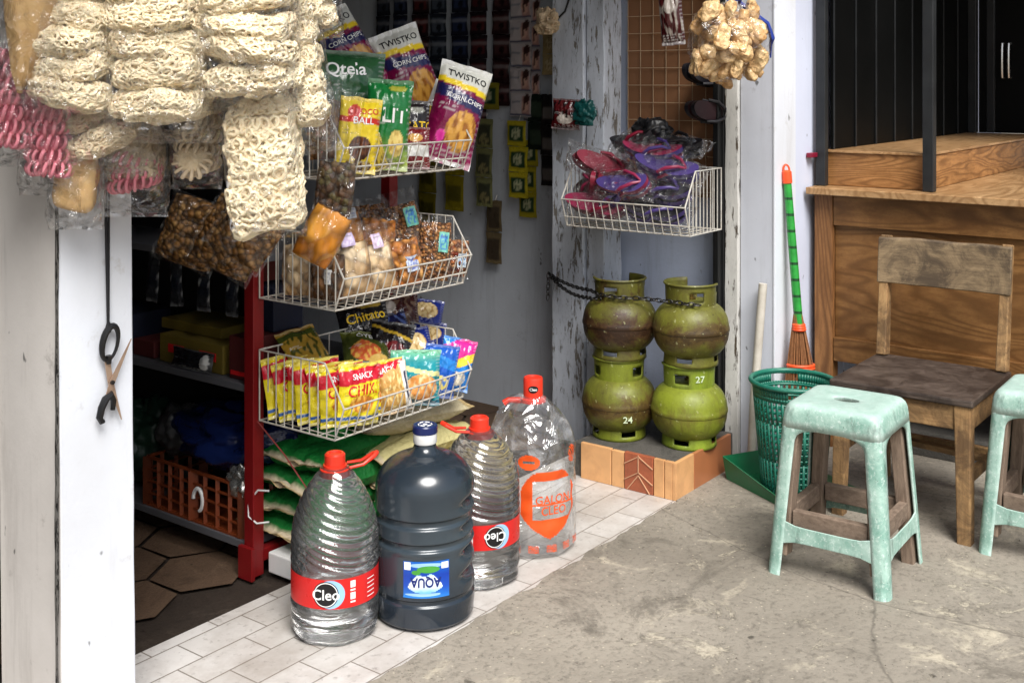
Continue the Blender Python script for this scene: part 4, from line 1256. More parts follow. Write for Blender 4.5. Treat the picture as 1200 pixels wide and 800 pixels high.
mb = MB(); mb.lathe([(.028, .449), (.0285, .452), (.030, .454), (.030, .506), (.028, .511), (.024, .511), (.023, .508)], 56, fn=lambda r, z, a: (r + (.0007 * math.cos(a * 26) if .46 < z < .505 else 0), z))
cap = mb.build('cap', M['redcap'], t, smooth=True, sharp=35)
mb = MB(); disc_patch(mb, .0308, VIEW, .480, .016, .011, .0008); q = mb.build('cap_logo', M['print_k'], cap)
mb = MB(); wrap_text(mb, 'Cleo', .0308, .480, .009, VIEW, .0014); mb.build('lettering', M['print_w'], cap)
mb = MB()
AG = VIEW + .35
def seal(s, t_):
    # shield shaped print with a pale window
    w = 1 if t_ > -.2 else 1 - ((-.2 - t_) / .8) ** 1.6
    inside = abs(s) < w and s * s * .9 + max(0, t_ - .1) ** 2 < 1.0
    win = (-.35 < s < .78 and -.42 < t_ < .55)
    hole = abs(s) < w - .10 and t_ > -.40 and t_ < .74 and s > -.60 and not (-.02 < t_ < .04)
    return inside and not hole
wrap_patch(mb, gal, AG - .66, AG + .72, .060, .262, .0022, 60, 44, 0, seal)
wrap_patch(mb, gal, AG - .72, AG - .22, .268, .312, .0022, 22, 12, 0, lambda s, t_: s * s + t_ * t_ * 1.0 < 1 and not (abs(s) < .55 and abs(t_) < .25))
wrap_patch(mb, gal, AG + .55, AG + .85, .275, .325, .0022, 18, 14, 0, lambda s, t_: s * s + t_ * t_ < 1 and (int((s + t_) * 6) % 3 != 0))
for k in range(5):
    wrap_patch(mb, gal, AG - .9 + k * .42, AG - .66 + k * .42, .022, .044, .0022, 12, 8, 0, lambda s, t_: (int((s * 3 + t_ * 2) * 2) % 2 == 0) and abs(t_) < .9)
mb.build('printing', M['print_o'], t)
mb = MB()
wrap_text(mb, 'GALON', gal, .178, .026, AG + .12, .0034, False, .95); wrap_text(mb, 'CLEO', gal, .146, .026, AG + .12, .0034, False, .95)
mb.build('lettering', M['print_o'], t)

# ------------------------------------------------------------------ rack, baskets
rk = thing('display_rack', 'red steel display rack with grey shelves, holding the wire baskets', 'rack', (2.25, 2.64, 0))
def rp(name, boxes, mat, label=None, bevel=.002):
    mb = MB()
    for b in boxes: mb.box(*b)
    o = mb.build(name, mat, rk, bevel=bevel, world=True)
    if label: o['label'] = label
    return o
for (x, y) in ((2.215, 2.61), (2.79, 2.61), (2.215, 3.45), (2.79, 3.45), (2.215, 4.3), (2.79, 4.3)):
    rp('upright', [(x, x + .04, y, y + .04, -.015, 1.36)], M['red'])
rp('upright', [(2.47, 2.53, 2.86, 2.90, .1, 1.36)], M['red'])
rp('base_rail', [(2.256, 2.789, 2.615, 2.645, .02, .055)], M['red'])
rp('base_rail', [(2.20, 2.2145, 2.60, 2.66, -.02, .075)], M['red'])
for z in (.055, .515, .885, 1.30):
    rp('shelf', [(2.222, 2.783, 2.652, 4.298, z, z + .022)], M['shelf'])
rp('back_panel', [(2.49, 2.51, 2.902, 4.29, .10, 1.36)], M['dark'])

def basket(label, loc, yaw, W_=.55, D=.31, hf=.09, hs=.205):
    t = thing('wire_basket', label, 'wire basket', loc, (0, 0, yaw), 'white wire display baskets')
    r1, r2 = .0028, .0019
    prof = [(0, 0), (-.035, hf), (.04, hs), (D, hs), (D, 0)]
    mb = MB()
    for x in (0, W_):
        mb.tube([(x, y, z) for y, z in prof], r1, 6, True)
    for (y, z) in ((-.035, hf), (0, 0), (D, hs), (-.013, .034)):
        mb.tube([(-.002, y, z), (W_ + .002, y, z)], r1, 6)
    mb.tube([(0, D, 0), (W_, D, 0)], r1, 6)
    mb.build('frame', M['wire'], t, smooth=True)
    mb = MB()
    n = int(W_ / .034)
    for k in range(1, n):
        x = W_ * k / n
        mb.tube([(x, -.035, hf), (x, -.003, -.001), (x, .01, -.004), (x, D, -.004)], r2, 5)
        if k % 2 == 0: mb.tube([(x, D - .002, -.004), (x, D - .002, hs)], r2, 5)
    for y in (.07, .15, .23):
        mb.tube([(0, y, -.001), (W_, y, -.001)], r2, 5)
    mb.build('front_wires', M['wire'], t, smooth=True)
    mb = MB()
    for x in (0.002, W_ - .002):
        for k in range(0, 9):
            y = .0 + D * k / 9
            if y < .04: zt = hf + (hs - hf) * (y + .035) / .075
            else: zt = hs
            mb.tube([(x, y, 0), (x, y, zt)], r2, 5)
    mb.build('side_wires', M['wire'], t, smooth=True)
    return t
basket('top white wire basket, holding big chip bags', (2.232, 2.292, 1.152), 0)
basket('middle white wire basket, holding clear bags of nuts and crackers', (2.232, 2.292, .795), 0)
basket('bottom white wire basket, holding small yellow and blue snack packs', (2.232, 2.292, .44), 0)
basket('white wire basket on the peeling post, above the gas cylinders', (3.525, 2.405, .892), R(-90), .51, .235, .10, .22)

# ------------------------------------------------------------------ snack bags
def paint(base, items):
    def f(s, t):
        c = base
        for it in items:
            k = it[0]
            if k == 'band':
                sl = it[4] if len(it) > 4 else 0
                if it[1] < t + sl * s < it[2]: c = it[3]
            elif k == 'ell':
                dx = (s - it[1]) / it[3]; dy = (t - it[2]) / it[4]
                d = dx * dx + dy * dy
                if d < 1:
                    c = it[5]
                    if len(it) > 6:
                        q = nz(s * it[7], t * it[7] * 1.3, it[1] * 9)
                        c = mix(c, it[6], sstep(-.05, .35, q))
            elif k == 'grad':
                c = mix(c, it[3], sstep(it[1], it[2], t))
            elif k == 'rect':
                if it[1] < s < it[2] and it[3] < t < it[4]: c = it[5]
            elif k == 'spk':
                q = nz(s * it[3], t * it[3] * 1.3, 5.1)
                if it[1] < t < it[2] and q > .05: c = mix(c, it[4], sstep(.05, .3, q))
        return c
    return f
def bagsurf(w, h, th, seed, crimp=.055, slack=1.0, blunt=False):
    def P(s, t, side=-1, off=0.0):
        tt = clamp((t - crimp) / (1 - 2 * crimp))
        e = math.sin(PI * tt) ** .5 if 0 < tt < 1 else 0
        d = th / 2 * (max(0, 1 - abs(s) ** 2.6)) ** .62 * e
        if blunt: d = th / 2 * (max(0, 1 - abs(s) ** 5)) ** .5 * e ** .55
        near = math.exp(-tt / .10) + math.exp(-(1 - tt) / .10)
        wr = .0022 * math.cos(s * 19 + seed) * near * (1 if 0 < tt < 1 else .3)
        cr = slack * (.0050 * nz(s * 2.0 + seed, t * 3.2, side * 3) + .0034 * nz(s * 5 + seed, t * 6.5, side * 5 + seed) + .0024 * abs(nz(s * 6 + t * 4 + seed, t * 9 - s * 3, side * 5))) * (.3 + e)
        cr -= .0030 * slack * max(0, nz(s * 3.5 - t * 5 + seed, t * 3, side * 2)) ** .7 * near * 2.0
        x = s * w / 2 * (1 - .05 * e) + .003 * nz(t * 3, seed, 1)
        y = side * (d + wr + cr * (1 - abs(s) ** 8)) + side * off + .010 * slack * nz(t * 1.7, seed, 7) * abs(2 * t - 1)
        z = t * h + .003 * nz(s * 2, seed, t * 2)
        # corners of the seams bend
        y += .008 * slack * nz(s * 1.5, seed * 1.7, 3) * (abs(2 * t - 1) ** 4)
        return (x, y, z)
    return P
def bag(label, w, h, th, paintf, loc, yaw=0, pitch=0, roll=0, texts=(), mat='foil', seed=1, back=None, name='snack_bag', cat='snack bag', group=None, res=(40, 52), crimpcol=None, slack=1.0, blunt=False, micro=True):
    P = bagsurf(w, h, th, seed, slack=slack, blunt=blunt)
    mb = MB(); mb.c = []
    nu, nv = res
    for side in (-1, 1):
        mb.grid(lambda a, b: P(a * 2 - 1, b, side), nu, nv, 0, flip=(side > 0))
        for j in range(nv):
            for i in range(nu):
                s, t = 2 * i / (nu - 1) - 1, j / (nv - 1)
                c = paintf(s, t) if side < 0 or back is None else back
                if micro and side < 0:
                    row = int(t * nv)
                    if (.06 < t < .17 or (.50 < t < .56 and s < -.2)) and row % 2 == 0 and abs(s) < .8 and nz(s * 9 + seed, row * 1.7, 3) > -.05:
                        c = mix(c, (.75, .75, .72) if sum(c) < .8 else (.08, .08, .08), .5)
                    if s > .80 and int(t * nv) % 3 == 0: c = mix(c, (.6, .6, .6), .3)
                if t > .955 or t < .045:
                    c = mix(crimpcol or c, (.8, .8, .8), .12 + .25 * (int(t * 400) % 2))
                mb.c.append(c)
    mtx = Matrix.Translation(loc) @ Matrix.Rotation(yaw, 4, 'Z') @ Matrix.Rotation(pitch, 4, 'X') @ Matrix.Rotation(roll, 4, 'Y')
    o = mb.build(name, M[mat], smooth=True, sharp=0)
    o.matrix_world = mtx
    tag(o, label, cat, group)
    for (s_, sc0, tc0, hh, m_, rot) in texts:
        vs, fs, asp = text(s_)
        mt = MB(); vv = []
        for x, y in vs:
            X = x * hh * asp; Y = y * hh
            X, Y = X * math.cos(rot) - Y * math.sin(rot), X * math.sin(rot) + Y * math.cos(rot)
            vv.append(P(clamp(sc0 + X / (w / 2), -.97, .97), clamp(tc0 + Y / h, .02, .98), -1, .0016))
        mt.add(vv, fs)
        mt.build('lettering', M[m_], o)
    return o
Y_, K_, W0 = C(240, 206, 40), C(18, 16, 18), C(226, 226, 222)
mag = C(158, 24, 92)
corn = paint(mag, [('grad', .0, .35, C(120, 16, 66)), ('band', .74, .80, C(238, 206, 40), .03), ('band', .80, 1.1, C(214, 214, 204), .03), ('band', .575, .70, C(34, 34, 84), .06), ('ell', .22, .33, .62, .20, C(214, 158, 70), C(150, 92, 30), 7), ('ell', -.5, .25, .16, .06, C(226, 60, 160))])
corn_t = [('TWISTKO', .05, .87, .022, 'print_k', -.04), ('CORN CHIPS', .10, .635, .0155, 'print_w', -.08)]
YC = R(-34)
bag('tall magenta corn chip bag leaning right at the front of the top basket', .172, .325, .10, corn, (2.74, 2.335, 1.165), YC, R(-9), R(17), corn_t, seed=2, back=W0)
bag('magenta corn chip bag leaning left behind the others, tallest in the top basket', .172, .325, .095, corn, (2.855, 2.50, 1.29), YC, R(-8), R(-20), corn_t, seed=5, back=W0)
bag('magenta corn chip bag tipped over at the back left of the top basket', .168, .30, .09, corn, (2.70, 2.60, 1.385), YC, R(-12), R(-30), corn_t, seed=8, back=W0)
qt = paint(C(24, 52, 34), [('band', .62, .86, C(104, 20, 28), .05), ('band', .86, 1.1, C(30, 60, 40)), ('ell', .3, .30, .5, .2, C(180, 120, 60), C(90, 130, 60), 6), ('grad', .0, .3, C(40, 86, 50))])
bag('dark green and red cassava chip bag, wide, left of the magenta ones', .24, .25, .09, qt, (2.42, 2.45, 1.27), YC, R(-10), R(4), [('Qtela', -.05, .74, .048, 'print_w', .08)], seed=11)
lit = paint(C(22, 116, 54), [('grad', .42, .05, C(170, 190, 90)), ('ell', .35, .30, .34, .15, C(228, 204, 120), C(190, 150, 70), 8), ('ell', .3, .90, .4, .035, C(170, 170, 60)), ('ell', -.3, .08, .6, .07, C(222, 222, 200), C(150, 150, 110), 9)])
bag('shiny green chip bag between the yellow and black bags', .135, .265, .08, lit, (2.455, 2.318, 1.165), R(-38), R(-4), R(5), [('LIT', .22, .60, .042, 'print_w', 0)], seed=13)
choco = paint(C(232, 204, 44), [('ell', -.35, .80, .32, .09, C(206, 46, 36)), ('band', .655, .735, C(206, 46, 36)), ('ell', .1, .33, .55, .16, C(70, 36, 22), C(120, 70, 40), 9), ('ell', .15, .10, .7, .07, C(90, 50, 26), C(230, 200, 120), 8)])
bag('yellow chocolate ball snack bag at the front left of the top basket', .12, .215, .07, choco, (2.325, 2.312, 1.165), R(-38), R(-6), R(7), [('BALL', .15, .69, .020, 'print_w', .05), ('CHOCO', .1, .815, .017, 'print_r', .05)], seed=17)
pot = paint(C(30, 22, 24), [('ell', .0, .30, .7, .13, C(120, 30, 34)), ('band', .0, .2, C(96, 30, 32)), ('ell', .3, .85, .4, .05, C(150, 150, 140))])
bag('black potato chip bag between the green and magenta bags', .125, .20, .06, pot, (2.625, 2.37, 1.165), YC, R(-6), R(1), [('POTATO', 0, .60, .028, 'print_y', .04)], seed=19)
bag('small white and yellow packet tucked behind the black potato bag', .10, .16, .04, paint(W0, [('band', .2, .42, Y_), ('ell', .1, .6, .5, .16, C(60, 60, 50), C(190, 180, 60), 8)]), (2.80, 2.43, 1.27), YC, R(-12), R(24), seed=23)
bag('small maroon packet low behind the front rail of the top basket', .095, .125, .035, paint(C(112, 26, 30), [('band', .30, .55, W0), ('ell', 0, .74, .5, .10, C(200, 150, 70))]), (2.565, 2.300, 1.163), YC, R(-6), R(2), seed=29)
bag('clear yellowish packet slumped at the left end of the top basket', .10, .12, .05, paint(C(196, 170, 60), [('spk', 0, 1, 8, C(120, 96, 30))]), (2.40, 2.31, 1.163), YC, R(-8), R(-12), seed=31)

# yellow packs standing in a row, seen on their edges, front one showing its face
yel = paint(C(228, 208, 34), [('band', .70, .93, C(198, 24, 44), -.05), ('ell', 0, .815, .75, .10, C(206, 30, 52)), ('ell', 0, .36, .6, .14, C(196, 120, 40), C(236, 190, 90), 8), ('band', .10, .17, C(40, 90, 160)), ('ell', 0, .60, .7, .07, C(250, 226, 80))])
yt = [('SNACK', 0, .815, .016, 'print_w', .08), ('CHIKI', 0, .59, .030, 'print_r', .08)]
ords = ['frontmost yellow corn snack pack with its face to the street, bottom basket', 'second yellow corn snack pack from the front, bottom basket', 'third yellow corn snack pack from the front, bottom basket', 'fourth yellow corn snack pack from the front, bottom basket', 'fifth yellow corn snack pack from the front, bottom basket', 'sixth yellow corn snack pack from the front, bottom basket', 'seventh yellow corn snack pack, rearmost of the row, bottom basket']
for i, lb in enumerate(ords):
    v = 2.312 + .040 * i
    bag(lb, .145, .172 - .004 * (i % 3), rnd.uniform(.030, .046), yel, (2.335 - .006 * i + rnd.uniform(-.006, .006), v, .452), R(-12) + rnd.uniform(-.26, .2), R(-3 - 2 * i * .6) , R(6) if i == 0 else rnd.uniform(-.1, .06), yt, seed=40 + i * 3, slack=1.7, group='yellow snack packs in the bottom basket')
bag('yellow snack pack leaning beside the frontmost one, bottom basket', .125, .155, .034, yel, (2.475, 2.325, .452), R(-30), R(-8), R(-4), yt, seed=71, group='yellow snack packs in the bottom basket')
oy = paint(C(66, 74, 30), [('ell', -.1, .42, .62, .24, C(196, 90, 50), C(222, 170, 80), 7), ('ell', .4, .2, .4, .15, C(206, 170, 90)), ('grad', .7, 1, C(120, 126, 50))])
bag('olive noodle snack bag with orange picture lying behind the yellow packs', .155, .165, .045, oy, (2.50, 2.42, .555), R(-30), R(-58), R(8), [('OYES', .0, .80, .020, 'print_w', 0)], seed=75)
bag('gold and olive snack bag at the back left of the bottom basket', .13, .16, .04, paint(C(176, 140, 50), [('spk', .1, .9, 6, C(70, 74, 24)), ('band', .75, .9, C(70, 80, 30))]), (2.36, 2.50, .575), R(-25), R(-50), R(-12), seed=79)
chi = paint(C(22, 20, 22), [('ell', 0, .25, .7, .16, C(70, 30, 24)), ('ell', .3, .85, .5, .04, C(170, 140, 50))])
bag('black chip bag with yellow lettering at the back of the bottom basket', .17, .22, .055, chi, (2.62, 2.52, .54), YC, R(-32), R(-6), [('Chitato', .05, .68, .032, 'print_y', .08)], seed=83)
bag('second black chip bag slumped in front of the other, bottom basket', .14, .18, .05, paint(C(24, 20, 22), [('ell', .1, .42, .62, .2, C(110, 30, 32), C(60, 20, 22), 6), ('band', .74, .80, C(196, 160, 50), .1)]), (2.575, 2.42, .52), YC, R(-30), R(14), seed=87)
bag('dark brown wafer bag on top at the back of the bottom basket', .15, .17, .05, paint(C(64, 26, 24), [('spk', .1, .9, 6, C(120, 96, 80)), ('ell', -.4, .6, .3, .14, C(200, 190, 180))]), (2.74, 2.52, .60), YC, R(-42), R(4), seed=91)
waf = paint(C(24, 40, 120), [('grad', .35, .15, C(190, 214, 234)), ('ell', .1, .66, .62, .22, C(226, 200, 146), C(176, 140, 84), 8), ('band', .12, .2, C(226, 230, 236))])
bag('uppermost blue wafer bag with cream picture, bottom basket', .14, .16, .05, waf, (2.815, 2.50, .585), YC, R(-46), R(16), seed=95)
bag('blue wafer bag with cream picture at the right, bottom basket', .13, .15, .05, waf, (2.755, 2.42, .535), YC, R(-44), R(12), seed=99)
bag('largest blue wafer bag lying at the centre front, bottom basket', .155, .16, .05, waf, (2.655, 2.36, .52), YC, R(-42), R(-8), seed=103)
bag('dark blue biscuit bag half hidden among the wafers, bottom basket', .13, .15, .05, paint(C(26, 30, 76), [('spk', .2, .9, 5, C(90, 110, 170)), ('ell', .2, .5, .4, .2, C(60, 30, 30))]), (2.70, 2.47, .56), YC, R(-40), R(-14), seed=107)
teal = paint(C(20, 140, 150), [('grad', .75, 1.0, C(120, 190, 150)), ('ell', .2, .34, .66, .24, C(226, 150, 80), C(238, 206, 150), 8), ('band', .60, .68, C(232, 226, 150), .08), ('band', .0, .1, C(16, 90, 110))])
bag('teal prawn snack bag against the front rail, bottom basket', .155, .165, .045, teal, (2.59, 2.322, .450), R(-38), R(-5), R(3), seed=111)
bag('plain blue snack bag right of the teal one, bottom basket', .11, .16, .045, paint(C(24, 86, 180), [('ell', 0, .3, .5, .14, C(240, 220, 120), C(60, 120, 200), 6), ('band', .6, .8, C(40, 130, 210), .1)]), (2.69, 2.322, .452), R(-34), R(-5), R(10), seed=115)
bag('pink, yellow and blue snack bag at the right front corner, bottom basket', .11, .16, .04, paint(C(40, 130, 214), [('band', .62, .98, C(214, 40, 140), -.16), ('band', .44, .62, C(244, 206, 60), -.16), ('ell', .2, .25, .5, .14, C(236, 226, 200), C(60, 140, 210), 7)]), (2.745, 2.312, .465), R(-40), R(-6), R(14), seed=119)
bag('golden cracker bag with white edge beside the yellow packs, bottom basket', .10, .145, .045, paint(C(196, 150, 80), [('spk', 0, 1, 8, C(232, 206, 140)), ('rect', .55, 1, 0, 1, W0), ('rect', .72, .86, .2, .8, C(60, 60, 80))]), (2.50, 2.308, .452), R(-30), R(-6), R(-8), mat='matte', seed=123)

# ------------------------------------------------------------------ clear bags of nuts and crackers (middle basket)
def foodbag(label, w, h, th, cont, loc, yaw=YC, pitch=0, roll=0, fill=.72, lab=None, seed=1, lump=.010, ls=9, labcol=None, name='clear_snack_bag'):
    t = thing(name, label, 'snack bag', loc)
    t.matrix_world = Matrix.Translation(loc) @ Matrix.Rotation(yaw, 4, 'Z') @ Matrix.Rotation(pitch, 4, 'X') @ Matrix.Rotation(roll, 4, 'Y')
    # contents
    def Q(s, u_, side):
        tt = clamp(u_); e = math.sin(PI * clamp(.04 + .92 * tt)) ** .45
        d = (th * .46) * (max(0, 1 - abs(s) ** 3)) ** .5 * e
        d += lump * nz(s * ls * .5 + seed, tt * ls * .7, side * 4 + seed) * (1 - abs(s) ** 6) * e
        return (s * w * .46 * (.86 + .14 * e) , side * max(.001, d), .008 + tt * h * fill + .006 * nz(s * 3, seed, 2) * tt)
    mb = MB()
    for side in (-1, 1):
        mb.grid(lambda a, b: Q(a * 2 - 1, b, side), 26, 30, 0, flip=side > 0)
    mb.build('contents', M[cont], t, smooth=True, sharp=0)
    P = bagsurf(w, h, th * 1.06, seed, .03, 1.6)
    def F(s, tt, side):
        x, y, z = P(s, tt, side)
        k = sstep(fill + .05, 1.0, tt)
        return (x * (1 - .25 * k * (1 - abs(s))), y * (1 - .75 * k) + .010 * k * math.cos(s * 11 + seed) + side * .0015, z)
    mb = MB()
    for side in (-1, 1):
        mb.grid(lambda a, b: F(a * 2 - 1, b, side), 30, 34, 0, flip=side > 0)
    mb.build('plastic_film', M['film'], t, smooth=True, sharp=0)
    if lab:
        s0, t0, lw_, lh_, c1, c2 = lab
        mb = MB(); mb.c = []
        nn = 14
        def L(a, b):
            s = s0 + (a * 2 - 1) * lw_; tt = t0 + (b * 2 - 1) * lh_
            x, y, z = F(s, tt, -1); return (x, y - .0015, z)
        mb.grid(L, nn, nn)
        for j in range(nn):
            for i in range(nn):
                a, b = i / (nn - 1) * 2 - 1, j / (nn - 1) * 2 - 1
                c = c1
                if max(abs(a), abs(b)) < .8 and nz(a * 3 + seed, b * 3, 1) > -.02: c = c2
                if abs(b - .55) < .1 and abs(a) < .6: c = mix(c2, (0, 0, 0), .5)
                mb.c.append(c)
        mb.build('paper_label', M['matte'], t, smooth=True)
    return t
lil = (C(206, 188, 222), C(226, 214, 236)); blu = (C(120, 190, 170), C(70, 130, 190))
B2 = .806
foodbag('clear bag of pale crackers with lilac label, left front of the middle basket', .12, .215, .06, 'chips', (2.352, 2.325, B2), R(-30), R(-6), R(-8), .70, (-.12, .80, .36, .085, *lil), 3)
foodbag('clear bag of pale crackers with pink label, second along the middle basket', .105, .205, .06, 'chips', (2.455, 2.325, B2), R(-32), R(-5), R(-9), .66, (.12, .76, .30, .10, C(216, 196, 224), C(236, 222, 240)), 7)
foodbag('clear bag of orange chips with blue label, centre of the middle basket', .115, .175, .06, 'orangechips', (2.565, 2.322, B2), R(-34), R(-6), R(-8), .78, (.32, .42, .36, .13, C(190, 200, 214), C(110, 120, 180)), 11, .014, 6)
foodbag('clear bag of peanuts with green and blue label, front right of the middle basket', .115, .205, .06, 'nuts', (2.675, 2.325, B2), R(-34), R(-4), R(5), .86, (.40, .62, .30, .15, *blu), 15, .004)
foodbag('upright clear bag of peanuts with crinkled top, tallest in the middle basket', .125, .23, .065, 'nuts', (2.70, 2.42, .86), R(-34), R(-10), R(-14), .76, (.35, .60, .34, .13, *blu), 19, .004)
foodbag('small clear bag of mixed red nuts at the right end of the middle basket', .10, .135, .05, 'mixnuts', (2.77, 2.322, B2), R(-36), R(-6), R(6), .84, (.40, .44, .30, .16, C(210, 220, 226), C(90, 140, 190)), 23, .005)
foodbag('dim clear bag of brown nuts at the back of the middle basket', .15, .19, .06, 'nuts', (2.60, 2.51, .87), YC, R(-14), R(-4), .85, None, 27, .005)
foodbag('clear bag of dark biscuits with white label, back left of the middle basket', .12, .17, .055, 'goldbread', (2.45, 2.46, .90), YC, R(-16), R(-6), .72, (.25, .74, .45, .10, C(210, 214, 220), C(150, 160, 190)), 31)
foodbag('clear bag of dark yellow crisps behind the orange chips, middle basket', .12, .17, .055, 'orangechips', (2.53, 2.43, .865), YC, R(-16), R(10), .8, None, 33)
foodbag('clear bag of beige crackers against the left side of the middle basket', .14, .18, .06, 'chips', (2.27, 2.46, B2), R(-70), R(-3), R(-2), .8, None, 35)
foodbag('clear bag of brown crackers low at the left front of the middle basket', .12, .15, .05, 'buns', (2.262, 2.36, B2), R(-74), R(-3), R(2), .85, (.3, .5, .2, .14, W0, C(190, 190, 200)), 37)
foodbag('clear bag of brown puffs at the left of the top basket, above the yellow bag', .12, .23, .07, 'buns', (2.31, 2.40, 1.195), YC, R(-6), R(-3), .72, None, 39, .012, 6)

# hanging bag of orange buns and dim cracker bags behind the big cracker block
foodbag('hanging clear bag of golden bread rolls below the white cracker block', .115, .165, .07, 'goldbread', (2.045, 2.20, .958), R(-50), R(0), R(28), .86, None, 43, .018, 5, name='hanging_snack_bag')
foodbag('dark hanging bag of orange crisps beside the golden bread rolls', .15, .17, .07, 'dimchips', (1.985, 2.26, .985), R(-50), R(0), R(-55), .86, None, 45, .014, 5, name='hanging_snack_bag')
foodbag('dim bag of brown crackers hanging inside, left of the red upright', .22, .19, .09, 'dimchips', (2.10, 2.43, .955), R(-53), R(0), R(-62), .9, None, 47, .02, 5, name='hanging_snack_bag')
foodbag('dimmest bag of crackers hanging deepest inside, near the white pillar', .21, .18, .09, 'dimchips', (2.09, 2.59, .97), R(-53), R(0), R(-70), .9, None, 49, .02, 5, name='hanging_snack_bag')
foodbag('clear bag of dark dried goods hanging beside the top basket', .11, .34, .03, 'darkgoods', (2.15, 2.22, 1.06), R(-50), R(0), R(6), .42, None, 53, .008, 8, name='hanging_snack_bag')

# ------------------------------------------------------------------ hanging crackers in clear plastic
hr = thing('hanging_rail', 'bamboo rails under the added overhang from which the cracker bags hang', 'rail', (1.6, 2.0, 2.02))
for v in (1.80, 1.98, 2.13):
    mb = MB(); mb.tube([(.9, v, 2.02), (1.6, v, 2.015), (2.4, v, 2.02)], .013, 10); mb.build('pole', M['bamboo'], hr, smooth=True, world=True)
for u in (1.0, 2.3):
    mb = MB(); mb.bar((u, 1.76, 2.04), (u, 2.249, 2.04), .025, .018); mb.build('cross_bar', M['bamboo'], hr, world=True)
    mb = MB(); mb.tube([(u, 1.80, 2.04), (u, 1.80, 2.63)], .003, 6); mb.build('wire', M['chain'], hr, world=True)

def slabpt(rx, ry, rz, seed, e1=.55, e2=.75, amp=.007, lay=0.0):
    def sp(c, e): return math.copysign(abs(c) ** e, c)
    o = Vector((seed * 3.1, seed, 0))
    def f(th, ph):
        c1, s1, c2, s2 = math.cos(ph), math.sin(ph), math.cos(th), math.sin(th)
        k1 = (abs(c1) ** (2 / e1) + abs(s1) ** (2 / e1)) ** (-e1 / 2); k2 = (abs(c2) ** (2 / e2) + abs(s2) ** (2 / e2)) ** (-e2 / 2)
        x = rx * c1 * k1 * c2 * k2; y = ry * c1 * k1 * s2 * k2; z = rz * s1 * k1
        p = Vector((x, y, z))
        d = amp * 1.3 * noise.noise(p * 13 + o) + amp * noise.noise(p * 27 + o) + amp * .6 * noise.noise(p * 60 + o)
        if lay:
            q = Vector((x * 18, y * 18, z * 95 + 2.5 * noise.noise(p * 16 + o)))
            d += lay * noise.noise(q + o)
        n_ = Vector((x / rx, y / ry, .8 * z / rz)); n_ = n_.normalized() if n_.length > 1e-6 else Vector((0, 0, 1))
        sag = .5 * rz * noise.noise(Vector((x * 9, y * 9, seed * 2.7)))
        return p + n_ * d + Vector((0, 0, sag)), n_
    return f
def slab(rx, ry, rz, seed, e1=.55, e2=.75, amp=.007, nu=44, nv=28, lay=0.0):
    f = slabpt(rx, ry, rz, seed, e1, e2, amp, lay)
    mb = MB(); mb.grid(lambda a, b: tuple(f(2 * PI * a, -PI / 2 + PI * b)[0]), nu, nv); return mb
def lace(rx, ry, rz, seed, r=.0033, loop=.0096, turns=10, e1=.5, e2=.75, amp=.008, lay=.006, core=.96):
    """an extruded noodle cracker: one strand laid in little loops round and round a lumpy core"""
    f = slabpt(rx, ry, rz, seed, e1, e2, amp, lay)
    mean = (rx + ry) / 2
    L = turns * 2 * PI * mean * .80
    nl = int(L / (loop * 1.15)); per = 8; N = nl * per
    pts = []
    for i in range(N + 1):
        t = i / N
        ph0 = (-PI / 2 + .12) + (PI - .24) * t; th0 = 2 * PI * turns * t
        w = 2 * PI * nl * t
        k = loop * (1 + 1.1 * nz(t * 90, seed, 0))
        cp = max(.22, math.cos(ph0))
        th = th0 + k * math.cos(w) / (mean * cp) + .10 * nz(t * 45, seed, 3)
        ph = ph0 + 1.15 * k * math.sin(w) / max(rz, mean * .55) + .16 * nz(t * 50, seed, 6)
        p, n_ = f(th, clamp(ph, -PI / 2 + .03, PI / 2 - .03))
        pts.append(p + n_ * (r * .1 + r * .7 * math.sin(w * .5 + 1) + r * 1.2 * nz(t * 120, seed, 9)))
    mb = MB(); mb.tube(pts, [r * (1 + .5 * nz(i * .21, seed, 2)) for i in range(N + 1)], 5)
    g_ = slabpt(rx * core, ry * core, rz * core, seed, e1, e2, amp, lay)
    mb.grid(lambda a, b: tuple(g_(2 * PI * a, -PI / 2 + PI * b)[0]), 36, 22, 1)
    return mb
def sleeve(mb, rx, ry, z0, z1, seed, ztop=None, flap=.03, e=.7):
    """plastic sleeve hanging round a stack; gathers at ztop, flat seal flap below"""
    def sp(c, e_): return math.copysign(abs(c) ** e_, c)
    nu, nv = 40, 40
    def fn(a, b):
        th = 2 * PI * a
        ztp = ztop if ztop else z1
        z = z0 - flap + (ztp - z0 + flap) * b
        k = 1.0; ky = 1.0
        if z < z0:
            q = (z0 - z) / flap; ky = 1 - .97 * sstep(0, 1, q) ; k = 1 + .0 * q
        if z < z0 + .02: ky *= .72 + .28 * sstep(z0 - flap, z0 + .02, z)
        if z > z1:
            q = sstep(z1, ztp, z); k = 1 - .93 * q; ky = 1 - .93 * q
        x = rx * k * sp(math.cos(th), e); y = ry * ky * sp(math.sin(th), e)
        d = .006 * nz(math.cos(th) * 2 + seed, math.sin(th) * 2, z * 14) + .004 * nz(math.cos(th) * 4 + seed, math.sin(th) * 4, z * 35)
        if z < z0: d += .006 * math.cos(th * 5 + seed) * (z0 - z) / flap
        return (x + d * math.cos(th), y + d * math.sin(th) * ky, z)
    mb.grid(fn, nu, nv, 0)
_shared = {}; _keep = []
